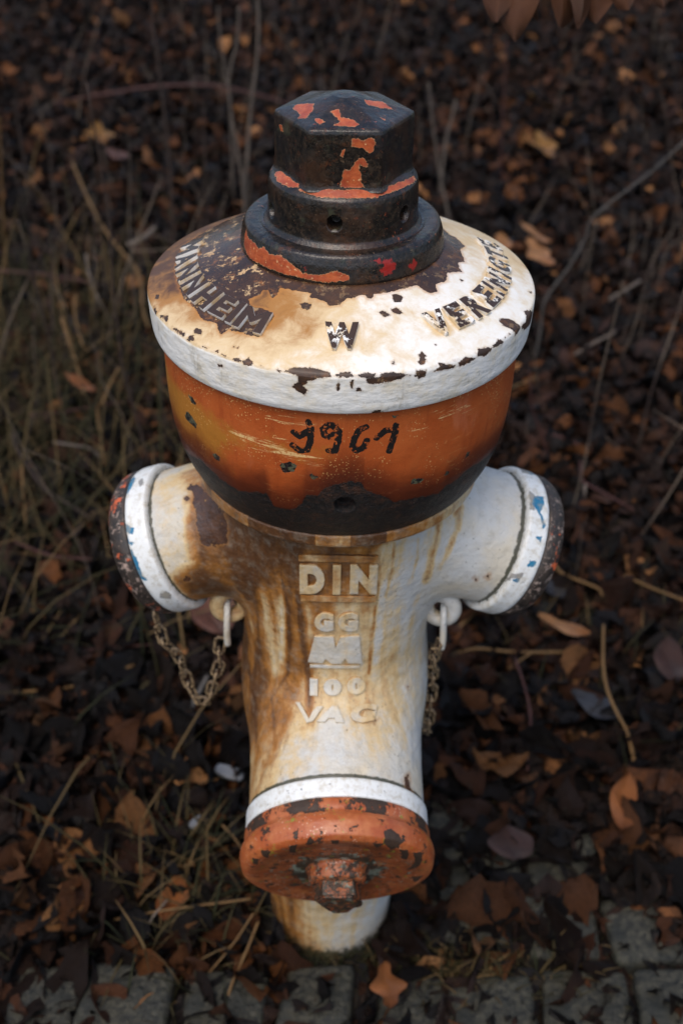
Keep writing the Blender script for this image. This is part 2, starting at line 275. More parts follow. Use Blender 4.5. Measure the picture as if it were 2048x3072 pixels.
MK = {'cover_bare':[[106.0,26.8],[104.5,38.4],[95.8,42.8],[89.0,37.6],[77.8,42.0],[73.8,36.8],[68.2,43.6],[60.8,36.0],[53.8,40.8],[47.8,39.2],[45.0,45.6],[41.2,44.0],[38.8,33.2],[33.2,31.6],[25.5,28.4],[16.5,29.6],[14.0,37.2],[12.0,36.4],[11.5,32.4],[9.5,32.0],[6.0,35.6],[2.5,35.6],[-0.5,42.0],[-5.0,43.6],[-7.8,38.8],[-14.3,36.8],[-14.0,31.2],[-10.0,33.6],[-11.5,26.8],[-16.5,24.8],[-25.2,26.4],[-31.3,30.4],[-28.8,40.4],[-30.0,45.2],[-35.2,38.8],[-37.5,40.4],[-36.5,45.6],[-39.2,53.6],[-36.0,58.4],[-31.0,57.2],[-25.0,61.2],[-25.2,71.2],[-25.8,82.0],[-29.2,84.0],[-36.8,84.0],[-37.5,91.6],[-42.5,83.6],[-47.2,86.8],[-54.2,83.2],[-63.5,82.8],[-76.2,80.4],[-88.2,80.0],[-105.5,84.0],[-122.2,74.0],[-138.8,81.6]],'cover_chips':[[[23.8,36.0],[26.0,36.0],[28.2,40.0],[26.0,44.0],[23.5,43.2],[22.8,40.4]],[[14.8,51.2],[17.0,50.4],[19.2,54.8],[16.8,56.4]],[[20.2,49.6],[22.8,49.2],[24.2,55.2],[22.5,55.6],[20.5,52.8]],[[22.8,94.8],[24.0,92.8],[24.8,96.4],[24.0,98.8],[24.0,102.0],[22.2,103.6],[21.8,100.8],[22.5,97.6]],[[14.3,97.6],[15.0,96.8],[15.0,99.6],[14.3,100.8]],[[62.2,47.2],[62.5,49.6],[60.8,49.6]],[[55.8,93.2],[58.0,93.6],[60.0,99.2],[61.0,109.6],[57.7,112.0],[56.2,102.4],[55.2,98.4]],[[67.8,101.6],[74.5,113.2],[73.5,121.2],[64.8,116.0],[61.0,108.0],[65.0,109.6],[66.8,106.4]],[[41.0,104.4],[44.0,106.4],[46.0,108.8],[45.0,110.4],[42.8,112.4],[39.5,109.2]],[[45.8,108.0],[49.2,105.2],[51.2,108.8],[50.5,110.0],[46.0,109.2]],[[33.2,109.2],[35.5,106.8],[39.2,110.8],[36.5,112.4],[33.5,113.2]],[[27.2,105.2],[30.5,108.8],[32.0,110.8],[31.8,112.4],[25.2,110.8],[27.2,108.4]],[[20.5,107.2],[23.2,108.4],[23.0,113.2],[21.2,114.0],[20.0,111.6]],[[10.8,106.4],[13.5,106.0],[16.5,108.0],[18.8,110.0],[16.2,111.6],[12.8,114.0],[7.3,113.6],[6.5,109.6],[10.8,108.8]],[[4.8,106.8],[6.8,105.2],[9.5,106.4],[9.0,108.4],[5.0,108.4]],[[0.0,104.4],[2.8,104.4],[3.5,107.6],[0.0,108.4]],[[8.8,139.2],[11.0,138.4],[12.0,142.4],[9.0,142.4]],[[3.0,110.8],[3.5,110.8],[3.7,114.4],[3.2,117.6],[2.8,114.4]],[[4.2,117.2],[5.2,116.8],[5.8,119.6],[4.5,120.0]],[[80.2,100.0],[81.8,103.6],[80.2,103.2]],[[29.0,88.8],[29.5,89.2],[29.0,90.4]],[[-14.3,106.8],[-12.5,103.6],[-7.8,101.6],[-2.5,104.4],[-2.2,108.0],[-5.8,109.6],[-7.0,112.4],[-10.5,112.8],[-10.8,109.2],[-14.0,107.6]],[[-10.8,110.0],[-8.0,110.4],[-8.8,116.0],[-11.2,119.2]],[[-12.5,118.8],[-10.8,114.8],[-8.2,120.4],[-9.2,125.2],[-10.8,122.4]],[[-26.5,106.8],[-25.5,102.4],[-23.2,106.4],[-24.8,108.4],[-26.0,108.4]],[[-29.5,106.8],[-28.2,104.4],[-27.0,106.0],[-27.5,108.0]],[[-47.2,104.8],[-45.8,101.6],[-43.8,105.2],[-45.2,106.4]],[[-46.2,100.0],[-47.0,95.6],[-44.0,94.8],[-43.5,98.4]],[[-62.8,106.4],[-60.0,101.6],[-57.5,105.6],[-60.3,106.0]],[[-54.5,105.6],[-48.5,103.2],[-48.0,106.4],[-51.0,106.4]],[[-68.8,106.0],[-65.2,106.0],[-64.8,109.2],[-67.0,108.4]],[[-74.0,101.6],[-72.8,98.0],[-70.5,100.0],[-71.8,102.4]],[[-17.0,45.2],[-15.8,42.4],[-12.5,44.0],[-13.5,49.6],[-15.8,48.8]],[[-31.5,97.2],[-30.0,96.0],[-30.0,97.6]],[[-36.0,105.2],[-35.0,104.0],[-34.5,106.4]],[[-11.5,141.2],[-10.0,141.6],[-10.5,142.4]],[[-1.0,115.6],[-0.2,112.4],[0.2,118.0],[-0.5,120.0]],[[-34.5,115.6],[-33.2,114.4],[-33.2,116.8],[-34.5,118.4]],[[-17.0,106.8],[-15.2,106.8],[-16.0,108.4]],[[-33.5,105.6],[-31.8,106.4],[-32.2,107.6]],[[-40.5,105.6],[-38.2,105.2],[-38.8,106.8]]],'bowl_edge':[[-66.8,106.4],[-60.8,103.2],[-50.8,91.2],[-45.5,96.8],[-40.0,100.4],[-34.0,105.6],[-28.8,99.2],[-22.8,96.0],[-20.8,109.2],[-15.0,107.6],[-11.2,98.0],[-9.5,88.4],[-6.0,87.2],[-3.5,77.6],[0.8,72.0],[1.0,72.4],[4.2,70.0],[4.2,70.8],[7.5,74.8],[8.0,81.6],[12.0,86.0],[15.8,92.0],[18.5,99.2],[22.8,98.8],[27.2,100.0],[34.8,104.8],[36.8,98.8],[42.0,96.8],[47.2,91.6],[55.0,94.8]],'bowl_chips':[[[-53.5,31.2],[-51.2,30.4],[-49.2,33.6],[-49.8,36.8],[-52.2,36.4]],[[-56.0,51.2],[-53.5,48.8],[-49.8,54.4],[-50.3,60.0],[-54.2,59.6],[-57.2,58.8]],[[-43.2,75.2],[-41.0,72.4],[-39.5,75.6],[-40.2,79.6],[-42.5,79.2]],[[-17.5,59.6],[-14.3,56.0],[-12.2,59.2],[-13.0,64.4],[-15.8,68.4],[-17.2,65.6]],[[-9.2,65.2],[-7.8,65.2],[-6.0,68.0],[-7.5,70.8]],[[22.8,81.6],[23.2,77.2],[25.0,77.2],[27.5,80.0],[26.5,83.2],[23.5,82.4]],[[35.0,84.0],[35.8,80.4],[37.2,81.2],[37.0,84.8]],[[43.2,75.6],[44.0,70.0],[45.5,70.8],[45.2,75.6]],[[15.0,12.0],[17.2,12.4],[16.2,16.0]]],'bowl_brush':[[[-33.2,39.2],[-28.5,38.8],[-16.8,38.4],[-5.2,49.6],[-6.0,57.2],[-11.5,56.4],[-23.5,49.6],[-31.8,48.8]],[[-21.5,16.4],[-17.8,14.0],[-7.0,17.2],[-7.5,20.8],[-17.8,22.0],[-22.0,22.4]],[[22.5,32.4],[29.2,30.4],[30.0,33.2],[22.8,34.4]],[[29.5,21.6],[42.2,22.0],[43.8,27.2],[31.0,28.4]]],'bowl_ink':[[[-8.8,17.2],[-8.0,23.2],[-8.2,34.4],[-9.2,42.8],[-11.5,44.4],[-13.5,40.0]],[[-13.2,28.0],[-11.5,31.2],[-8.8,25.2]],[[-1.0,18.8],[-2.8,18.0],[-4.5,22.4],[-4.2,28.0],[-2.5,29.6],[-1.2,26.4]],[[-1.8,19.2],[0.0,24.0],[-0.2,32.8],[-1.0,42.0],[-2.8,42.0]],[[7.8,20.4],[5.8,23.2],[4.5,30.8],[4.0,37.6],[5.2,42.0],[7.3,39.2],[8.2,32.8]],[[11.0,31.2],[13.5,25.2],[16.8,25.6],[16.0,33.6],[15.0,44.8]],[[16.5,21.2],[16.8,21.6]]],'bowl_hole':[[2.2,94.0]],'flange_orange':[[[-72.8,31.6],[-65.8,34.8],[-57.5,34.0],[-52.8,36.0],[-48.5,32.8],[-42.2,36.0],[-35.2,33.6],[-27.2,38.0],[-21.0,43.2],[-11.5,42.4],[-2.2,38.4],[4.0,42.4],[4.0,46.0],[-11.2,48.0],[-23.2,47.2],[-38.0,47.2],[-48.2,47.2],[-62.0,48.4],[-71.8,43.2]]],'flange_red':[[[16.0,31.6],[27.0,32.4],[31.0,36.4],[28.0,43.6],[23.0,44.4],[20.5,39.6],[24.0,36.0]],[[37.5,42.0],[43.0,38.4],[45.0,41.6],[41.5,46.0]],[[-22.0,37.6],[-19.5,37.6],[-19.8,40.4]]],'collar_orange':[[[-38.8,26.0],[-29.0,19.6],[-17.8,20.0],[-2.5,19.6],[19.5,19.2],[24.5,23.6],[40.2,21.2],[56.8,22.0],[81.5,26.0],[78.0,30.0],[56.2,27.2],[39.0,27.2],[27.5,28.4],[-2.0,27.2],[-17.8,28.0],[-27.8,27.2]],[[-81.0,24.8],[-76.2,20.0],[-59.5,19.2],[-41.0,20.4],[-39.5,24.0],[-49.2,26.4],[-66.0,27.6]]],'collar_holes':[[-6.0,47.6],[53.0,48.4],[-69.0,53.6]],'nut_orange':[[[7.0,61.2],[12.0,60.0],[14.5,62.0],[23.8,59.6],[26.5,62.4],[24.5,70.0],[21.8,71.6],[17.0,68.0],[6.5,66.4]],[[-2.5,97.6],[-0.8,86.8],[1.0,83.2],[5.0,84.4],[11.2,76.8],[16.0,74.4],[21.0,78.8],[20.5,81.6],[13.8,80.0],[16.0,88.8],[15.5,93.2],[20.2,97.6]],[[-22.0,28.8],[-10.5,25.6],[-4.5,36.4],[11.2,40.0],[15.8,46.4],[9.0,50.4],[-11.2,48.8],[-5.5,42.4],[-16.5,32.8]],[[-80.2,44.0],[-87.5,38.0],[-70.5,27.6],[-53.2,34.4],[-45.5,46.4],[-53.0,50.4],[-60.3,45.6]],[[-35.5,41.6],[-29.2,38.4],[-21.5,43.6],[-23.8,47.6],[-28.2,45.2]],[[65.0,17.2],[90.2,29.6],[79.5,42.8],[75.8,37.6],[67.5,34.4],[51.0,22.0]],[[46.0,41.6],[49.2,46.4],[45.0,47.2]],[[-79.2,63.6],[-74.2,62.8],[-71.8,67.2],[-76.8,68.4]],[[-1.8,69.2],[0.8,69.2],[-0.5,75.2],[-3.5,74.8]]],'ring_left_blue':[[[3.0,33.6],[6.5,30.4],[-0.2,26.8],[-10.0,30.4],[-14.0,33.6],[-7.8,33.6]],[[-38.8,34.0],[-43.5,25.2],[-47.0,27.6],[-43.8,34.0]],[[-47.5,34.0],[-52.8,32.8],[-53.5,28.4],[-55.0,30.4],[-52.2,34.0]],[[-58.5,32.8],[-66.8,29.6],[-79.0,30.8],[-83.0,28.4],[-81.8,34.0],[-67.0,34.0]]],'ring_right_blue':[[[-28.5,28.4],[-18.2,32.0],[-13.0,23.2]],[[23.0,14.8],[16.0,19.6],[14.8,27.6],[21.5,26.8],[29.0,22.0],[26.8,18.0]],[[29.8,22.8],[37.5,29.2],[40.8,27.6]],[[70.2,22.0],[66.5,22.8],[66.2,28.8],[70.0,27.2]],[[83.8,14.0],[82.0,19.2],[84.8,19.6]],[[48.5,22.4],[47.5,27.6],[50.5,27.2]]],'ring_right_grey':[[[89.8,6.8],[81.0,9.2],[77.2,20.4],[80.5,20.8],[82.2,13.6]],[[-28.2,18.8],[-26.8,29.2],[-13.0,23.2],[-12.5,14.4]],[[12.2,12.8],[15.5,17.6],[28.0,16.4],[28.5,12.8]]],'ring_left_grey':[[[-99.5,24.0],[-97.8,16.8],[-102.5,14.4],[-106.2,18.4],[-102.5,25.6]],[[-2.5,22.0],[-0.2,19.2],[-5.8,16.0],[-9.5,18.0]]],'cap_chips':[[[-25.8,42.8],[-30.2,39.6],[-37.0,44.0],[-38.5,55.2],[-37.5,63.2],[-27.8,54.0]],[[-21.0,58.0],[-27.8,55.2],[-28.2,67.2]],[[51.8,50.0],[46.5,55.2],[56.8,63.2],[55.5,55.6]],[[64.2,52.4],[61.0,57.6],[71.8,62.0],[69.8,56.4]],[[31.5,56.4],[26.5,56.0],[38.2,78.4],[39.5,70.0]],[[16.8,48.8],[14.8,55.2],[19.0,62.4],[21.5,58.4]],[[-41.8,58.0],[-47.0,54.4],[-62.8,69.6],[-58.5,72.4]],[[-53.0,55.2],[-58.0,49.6],[-77.5,63.2],[-90.5,77.2]],[[-101.0,68.0],[-95.0,58.0],[-110.5,60.0]],[[-145.8,55.6],[-132.5,55.2],[-143.8,55.6]],[[5.0,55.2],[-0.2,55.6],[0.8,64.8],[4.8,62.8]]],'body_bare':[[[-137.4,519.1],[-127.9,515.1],[-118.2,507.4],[-104.9,495.2],[-99.9,480.1],[-101.5,464.0],[-112.9,459.2],[-126.3,463.8],[-130.8,487.4]],[[-143.4,514.8],[-139.9,517.9],[-132.0,517.1],[-133.4,511.5],[-140.5,511.6]],[[-142.4,505.5],[-138.8,507.3],[-137.2,503.6],[-140.9,501.8]],[[-146.4,430.7],[-141.3,432.6],[-138.0,429.0],[-143.2,426.4]],[[139.2,437.6],[145.2,438.9],[146.2,435.8],[141.5,434.5]],[[130.4,434.4],[134.1,434.4],[133.2,432.0]],[[36.4,294.7],[42.7,296.7],[40.2,293.4]],[[72.2,325.8],[77.1,327.1],[74.4,322.9]],[[66.9,242.8],[72.3,244.5],[77.3,225.6],[76.8,216.3]]],'body_brown':[[[-126.8,517.5],[-99.6,496.1],[-87.0,484.4],[-91.4,440.7],[-84.9,414.1],[-139.0,415.2],[-146.8,426.4],[-128.3,442.4],[-128.7,463.7],[-133.2,499.3]],[[-102.0,470.6],[-55.0,472.4],[-53.4,450.2],[-58.8,402.6],[-72.0,419.3],[-86.3,408.5]]],'body_streaks':[[[-51.5,471.3],[-50.2,438.9],[-43.9,403.4],[-43.4,365.6]],[[-37.8,467.0],[-37.4,427.6],[-33.0,403.8],[-30.3,372.8],[-24.8,334.0],[-22.7,292.0]],[[-93.0,358.5],[-80.0,308.7],[-76.0,258.6]],[[-75.0,395.2],[-75.8,348.8],[-73.8,297.4]],[[-43.2,378.5],[-45.1,339.1],[-61.8,311.8],[-55.6,266.0]],[[37.1,457.3],[39.6,434.7],[36.4,405.0],[35.2,380.2],[33.2,341.2]],[[50.5,465.4],[49.8,440.7],[45.4,417.1]],[[73.0,469.6],[73.2,452.6],[69.8,435.1]],[[89.6,492.1],[92.0,478.7],[86.8,449.8],[83.5,431.9]],[[108.0,493.5],[113.1,500.8],[111.2,479.6],[96.2,444.1]]],'body_clean':[[[-66.9,419.5],[-67.2,389.5],[-61.5,364.0],[-58.1,340.5]],[[-50.5,410.4],[-49.7,390.7],[-52.6,351.6]],[[6.5,421.5],[12.3,380.3],[18.8,316.3]],[[-28.2,406.4],[-26.0,384.4]],[[-2.9,288.3],[-0.1,270.9]]],'text':{'DIN':[[-31.9,446.6],[35.4,447.8],[-32.2,421.3],[36.7,422.4]],'bar1':[[-32.4,454.4],[36.1,455.6]],'bar2':[[-31.1,418.9],[35.6,420.1]],'G1':[[-18.8,402.5],[-0.9,385.1]],'G2':[[2.3,403.0],[20.5,385.3]],'M':[[-18.8,379.6],[-1.4,379.5],[0.5,368.7],[4.9,379.6],[21.8,381.0],[25.3,353.3],[13.0,353.6],[9.5,358.3],[5.7,353.3],[-2.8,353.1],[-8.7,358.0],[-11.4,353.2],[-24.9,353.7]],'bar3':[[-23.0,349.8],[23.5,350.7]],'T1':[[-24.9,335.9],[-15.3,318.7]],'T2':[[-10.0,336.6],[7.0,319.3]],'T3':[[12.2,338.2],[29.3,320.4]],'V':[[-35.8,310.9],[-23.9,293.6],[-10.8,309.2]],'A':[[-17.8,293.9],[-5.8,309.4],[11.7,294.1]],'A2':[[-10.5,299.3],[7.9,299.2]],'Gs':[[40.2,309.1],[31.3,311.2],[18.9,304.4],[17.2,297.5],[25.2,294.0],[33.9,297.1],[37.7,303.9],[27.6,303.0]]},'lug':[[-2.4375674900267945e+24,2.0461448518765695e+25,-1.866809811774059e+25],[0.0927,-0.0268,0.5437]],'letters':{'W':[[-4.8,63.2],[5.0,62.8],[-2.2,85.6],[4.5,85.6]],'M':[[-35.8,62.4],[-25.0,61.2],[-33.5,80.8],[-26.5,82.8]],'I':[[-37.0,58.8],[-38.0,79.6]],'E':[[-46.8,60.0],[-39.8,60.4],[-48.0,78.4],[-40.8,78.8]],'H':[[-56.2,60.4],[-49.0,58.0],[-56.2,79.2],[-51.0,79.6]],'N':[[-70.0,61.2],[-63.8,58.8],[-67.0,79.6],[-61.0,78.0]],'V':[[30.8,62.0],[37.2,62.8],[34.0,84.0]],'E2':[[40.0,60.8],[47.0,63.6],[40.2,82.0],[45.2,82.8]],'R':[[49.0,62.0],[54.5,63.2],[49.0,83.2],[55.0,82.0]],'G':[[86.2,60.4],[98.5,76.8],[83.2,80.4]],'NG':[[68.8,60.8],[70.5,83.6]],'E3':[[57.7,62.8],[64.8,64.0],[57.2,80.0],[63.8,82.0]]}}

# ---------------------------------------------------------------- marks painted, chipped or rusted on the castings
def poly_sd(U, poly, margin=.006):
    """signed distance (positive inside) of points U (n,2) to a polygon, clipped to +-margin"""
    poly = np.asarray(poly, float)
    out = np.full(len(U), -margin)
    lo, hi = poly.min(0) - margin, poly.max(0) + margin
    idx = np.nonzero((U[:, 0] > lo[0]) & (U[:, 0] < hi[0]) & (U[:, 1] > lo[1]) & (U[:, 1] < hi[1]))[0]
    if not len(idx): return out
    q = U[idx]; d = np.full(len(idx), 1e9); ins = np.zeros(len(idx), bool)
    for a, b in zip(poly, np.roll(poly, -1, axis=0)):
        e = b - a; w = q - a
        t = np.clip((w @ e) / max(e @ e, 1e-12), 0, 1)
        d = np.minimum(d, np.hypot(*(w - t[:, None] * e).T))
        c = (a[1] <= q[:, 1]) != (b[1] <= q[:, 1])
        with np.errstate(divide='ignore', invalid='ignore'):
            xi = a[0] + (q[:, 1] - a[1]) / (b[1] - a[1]) * e[0]
        ins ^= c & (q[:, 0] < xi)
    out[idx] = np.clip(np.where(ins, d, -d), -margin, margin)
    return out
def line_sd(U, pts, width, margin=.006):
    pts = np.asarray(pts, float); d = np.full(len(U), 1e9)
    for a, b in zip(pts[:-1], pts[1:]):
        e = b - a; w = U - a
        t = np.clip((w @ e) / max(e @ e, 1e-12), 0, 1)
        d = np.minimum(d, np.hypot(*(w - t[:, None] * e).T))
    return np.clip(width - d, -margin, margin)
def marks_sd(az, s, rr, polys, margin=.006, sharp=None):
    """marks given as [azimuth deg, arc length mm] polygons on a turned surface"""
    out = np.full(az.shape, -margin)
    for P in polys:
        P = np.array(P, float)
        a0 = P[:, 0].mean(); sm = P[:, 1].mean() / 1000
        R = float(np.interp(sm, s[0], rr[0]))
        da = (az - math.radians(a0) + PI) % (2 * PI) - PI
        U = np.stack([(da * R).ravel(), s.ravel()], 1)
        Q = np.stack([np.radians(P[:, 0] - a0) * R, P[:, 1] / 1000], 1)
        out = np.maximum(out, poly_sd(U, Q, margin).reshape(az.shape))
    return out
def lathe(prof, nseg=720, mod=None, frame=None, holes=(), close=True):
    """turned surface -> dict of grids: az, s, X (n_az, n_s, 3), faces"""
    n = len(prof); s1 = arc_len(prof)
    az = (np.arange(nseg) / nseg * 2 - 1) * PI
    A, I = np.meshgrid(az, np.arange(n), indexing='ij')
    Rr, Z = prof[I, 0].copy(), prof[I, 1].copy()
    if mod: Rr = mod(A, Rr, Z)
    S = s1[I]
    for a0, s0, rad, dep in holes:
        Rm = float(np.interp(s0 / 1000, s1, prof[:, 0]))
        dd = np.hypot(((A - math.radians(a0) + PI) % (2 * PI) - PI) * Rm, S - s0 / 1000)
        Rr = Rr - dep * np.clip((rad - dd) / .0014, 0, 1)
    if frame:
        c, nn, sx, w = axis_frame(frame)
        X = c + Z[..., None] * nn + Rr[..., None] * (np.sin(A)[..., None] * sx + np.cos(A)[..., None] * w)
    else:
        X = np.stack([Rr * np.sin(A), -Rr * np.cos(A), Z], -1)
    a = np.arange(nseg)[:, None]; b = np.arange(n - 1)[None]
    a2 = (a + 1) % nseg
    F = np.stack([a * n + b, a * n + b + 1, a2 * n + b + 1, a2 * n + b], -1).reshape(-1, 4)
    # outward winding
    k = (nseg // 2) * n + n // 2
    c0 = X.reshape(-1, 3)
    f = F[(nseg // 2) * (n - 1) + n // 2]
    nrm = np.cross(c0[f[1]] - c0[f[0]], c0[f[3]] - c0[f[0]])
    ax = (axis_frame(frame)[2] * math.sin(A[nseg // 2, 0]) + axis_frame(frame)[3] * math.cos(A[nseg // 2, 0])) if frame else np.array([math.sin(A[nseg // 2, 0]), -math.cos(A[nseg // 2, 0]), 0])
    if nrm @ ax < 0: F = F[:, ::-1]
    return dict(A=A, S=S, R=Rr, X=X, F=F, rr=prof[I, 0])
def lathe_mesh(name, g, attrs, rough_amp=0.0, rough_scale=60):
    V = g['X'].reshape(-1, 3)
    at = {k: v.reshape(-1) for k, v in attrs.items()}
    at['suv'] = np.stack([(g['A'] * g['rr']).ravel(), g['S'].ravel(), np.zeros(g['A'].size)], 1)
    return mesh_np(name, V, g['F'], True, at)
def letter_mesh(ch, extrude=.5, bevel=.12, bold=0.0):
    cu = bpy.data.curves.new('glyph', 'FONT'); cu.body = ch; cu.size = 1; cu.extrude = .25; cu.bevel_depth = .045; cu.bevel_resolution = 2; cu.offset = bold; cu.resolution_u = 4
    o = bpy.data.objects.new('glyph', cu); COL.objects.link(o)
    dg = bpy.context.evaluated_depsgraph_get()
    me = bpy.data.meshes.new_from_object(o.evaluated_get(dg))
    V = np.array([v.co[:] for v in me.vertices]); F = [list(p.vertices) for p in me.polygons]
    bpy.data.objects.remove(o); bpy.data.curves.remove(cu); bpy.data.meshes.remove(me)
    T = np.array([[f[0], f[i], f[i + 1]] for f in F for i in range(1, len(f) - 1)])
    V = V - V.min(0); V = V / V.max(0)
    return V, T
def block_mesh(poly, z0=-.5, z1=.5, inset=.06):
    """bevelled prism of a simple polygon in the unit frame -> V, T"""
    import bmesh
    bm = bmesh.new()
    f = bm.faces.new([bm.verts.new((x, y, z1)) for x, y in poly])
    r = bmesh.ops.extrude_face_region(bm, geom=[f])
    for v in [e for e in r['geom'] if isinstance(e, bmesh.types.BMVert)]: v.co.z = z0
    bmesh.ops.recalc_face_normals(bm, faces=bm.faces)
    top = [e for e in bm.edges if all(abs(v.co.z - z1) < 1e-9 for v in e.verts)]
    bmesh.ops.bevel(bm, geom=top, offset=inset, segments=2, affect='EDGES')
    bmesh.ops.triangulate(bm, faces=bm.faces)
    bm.verts.index_update()
    V = np.array([v.co[:] for v in bm.verts]); T = np.array([[v.index for v in f.verts] for f in bm.faces]); bm.free()
    return V, T
def refine(V, T, maxlen):
    """split long edges so that a flat glyph can bend"""
    for _ in range(5):
        E = {}; nT = []; V = list(V); did = False
        def mid(a, b):
            k = (a, b) if a < b else (b, a)
            if k not in E:
                E[k] = len(V); V.append((np.array(V[a]) + np.array(V[b])) / 2)
            return E[k]
        L = lambda a, b: np.linalg.norm((np.array(V[a]) - np.array(V[b]))[:2])
        for a, b, c in T:
            l = [L(a, b), L(b, c), L(c, a)]
            s = [x > maxlen for x in l]
            if not any(s): nT.append([a, b, c]); continue
            did = True
            ab = mid(a, b) if s[0] else None; bc = mid(b, c) if s[1] else None; ca = mid(c, a) if s[2] else None
            if all(s): nT += [[a, ab, ca], [ab, b, bc], [ca, bc, c], [ab, bc, ca]]
            elif s[0] and s[1]: nT += [[ab, b, bc], [a, ab, bc], [a, bc, c]]
            elif s[1] and s[2]: nT += [[bc, c, ca], [a, b, bc], [a, bc, ca]]
            elif s[0] and s[2]: nT += [[a, ab, ca], [ab, b, c], [ab, c, ca]]
            elif s[0]: nT += [[a, ab, c], [ab, b, c]]
            elif s[1]: nT += [[a, b, bc], [a, bc, c]]
            else: nT += [[a, b, ca], [ca, b, c]]
        T = nT
        if not did: break
    return np.array(V), np.array(T)

# ================================================================ THE HYDRANT
hydrant = empty('fire_hydrant')
tag(hydrant, 'old cast iron pillar hydrant with rust streaks, white body, orange bowl and black hexagonal top', 'fire hydrant')

# --- materials -----------------------------------------------------------------------------------------------
WHITE = (.77, .76, .72); CREAM = (.62, .47, .27); OCHRE = (.34, .155, .035); BROWN = (.085, .033, .011); PRIMER = (.030, .017, .012); ORANGE = (.36, .072, .015); BLACK = (.012, .010, .009); BLUE = (.006, .13, .27)
def m_cover():
    m = Mat('white_paint_on_rusty_cover'); suv = m.attr('suv', True)
    n1 = m.noise(38, 5, .6); n2 = m.noise(260, 4, .6); n3 = m.noise(900, 3); big = m.noise(14, 4, .6, off=3)
    col = m.mix(m.step(m.noise(45, 6, .72, off=17), .42, .74), WHITE, (.66, .58, .43))
    stain = m.attr('stain')
    st = m.math('ADD', stain, m.math('MULTIPLY', m.math('SUBTRACT', m.noise(55, 6, .68, dist=.4), .5), .95))
    st = m.math('MULTIPLY', st, m.step(stain, .02, .2))
    wash = m.step(m.noise(110, 6, .75, off=15), .50, .72)
    col = m.mix(m.math('MULTIPLY', wash, m.math('MULTIPLY', m.step(stain, .05, .5), .55)), col, (.50, .33, .15))
    col = m.mix(m.step(st, .08, .48), col, CREAM)
    col = m.mix(m.step(st, .42, .85), col, OCHRE)
    col = m.mix(m.step(st, .85, 1.15), col, BROWN)
    # fine specks and pits of dirt
    sp = m.math('SUBTRACT', .5, m.vor(330)); dirt = m.step(m.math('ADD', m.math('MULTIPLY', m.step(m.vor(330), .16, .08), m.step(m.noise(22, 3, off=8), .5, .66)), 0), .3, .9)
    col = m.mix(m.math('MULTIPLY', dirt, .6), col, (.25, .12, .045))
    bandm = m.attr('band')
    smear = m.step(m.noise(70, 6, .7, vec=suv, stretch=(1, .5, 1)), .52, .72)
    col = m.mix(m.math('MULTIPLY', m.math('MULTIPLY', smear, bandm), .60), col, (.33, .29, .21))
    hair = m.math('MULTIPLY', m.step(m.noise(150, 6, .78, vec=suv, stretch=(1.6, .35, 1), off=7), .60, .68), m.step(m.noise(20, 3, off=12), .45, .6))
    col = m.mix(m.math('MULTIPLY', m.math('MULTIPLY', hair, bandm), .6), col, (.12, .085, .04))
    # bare brown metal
    bare = m.math('ADD', m.attr('bare'), m.math('MULTIPLY', m.math('SUBTRACT', m.noise(170, 6, .65), .5), .0055))
    chip = m.math('ADD', m.attr('chip'), m.math('MULTIPLY', m.math('SUBTRACT', m.noise(330, 6, .72), .5), .0058))
    # chips along the sharp rim
    rim = m.math('SUBTRACT', m.math('MULTIPLY', m.math('SUBTRACT', m.noise(75, 6, .7, off=2), .515), .012), m.attr('rimd'))
    chip = m.math('MAXIMUM', chip, rim)
    halo = m.step(chip, -.0016, -.0002)
    col = m.mix(m.math('MULTIPLY', halo, .30), col, (.33, .16, .05))
    halo2 = m.step(bare, -.0035, -.0002)
    col = m.mix(m.math('MULTIPLY', halo2, .45), col, (.42, .17, .035))
    bm_ = m.step(bare, -.00012, .00012); cm = m.step(chip, -.00012, .00012)
    mask = m.math('MAXIMUM', bm_, cm)
    remn = m.math('MULTIPLY', m.step(m.noise(100, 6, .75, off=5), .565, .60), m.attr('remnant'))
    brown = m.mix(m.step(m.noise(48, 6, .7, off=11), .35, .75), PRIMER, (.075, .034, .016))
    brown = m.mix(m.math('MULTIPLY', m.step(m.noise(80, 6, .75, off=21), .53, .66), m.math('ADD', m.math('MULTIPLY', m.attr('remnant'), .6), .2)), brown, (.28, .11, .028))
    brown = m.mix(remn, brown, m.mix(n1, CREAM, OCHRE))
    col = m.mix(mask, col, brown)
    rough = m.mixf(mask, m.mixf(n1, .34, .55), m.mixf(bm_, .5, m.mixf(m.noise(60, 3, off=4), .10, .42)))
    h = m.math('MULTIPLY', mask, -.0010)
    h = m.math('ADD', h, m.math('MULTIPLY', n2, .00022)); h = m.math('ADD', h, m.math('MULTIPLY', n3, .00005))
    h = m.math('ADD', h, m.math('MULTIPLY', m.math('MULTIPLY', m.noise(95, 2, .5, vec=suv, stretch=(.8, 1.5, 1)), bandm), .0011))
    return m.finish(col, rough, h)
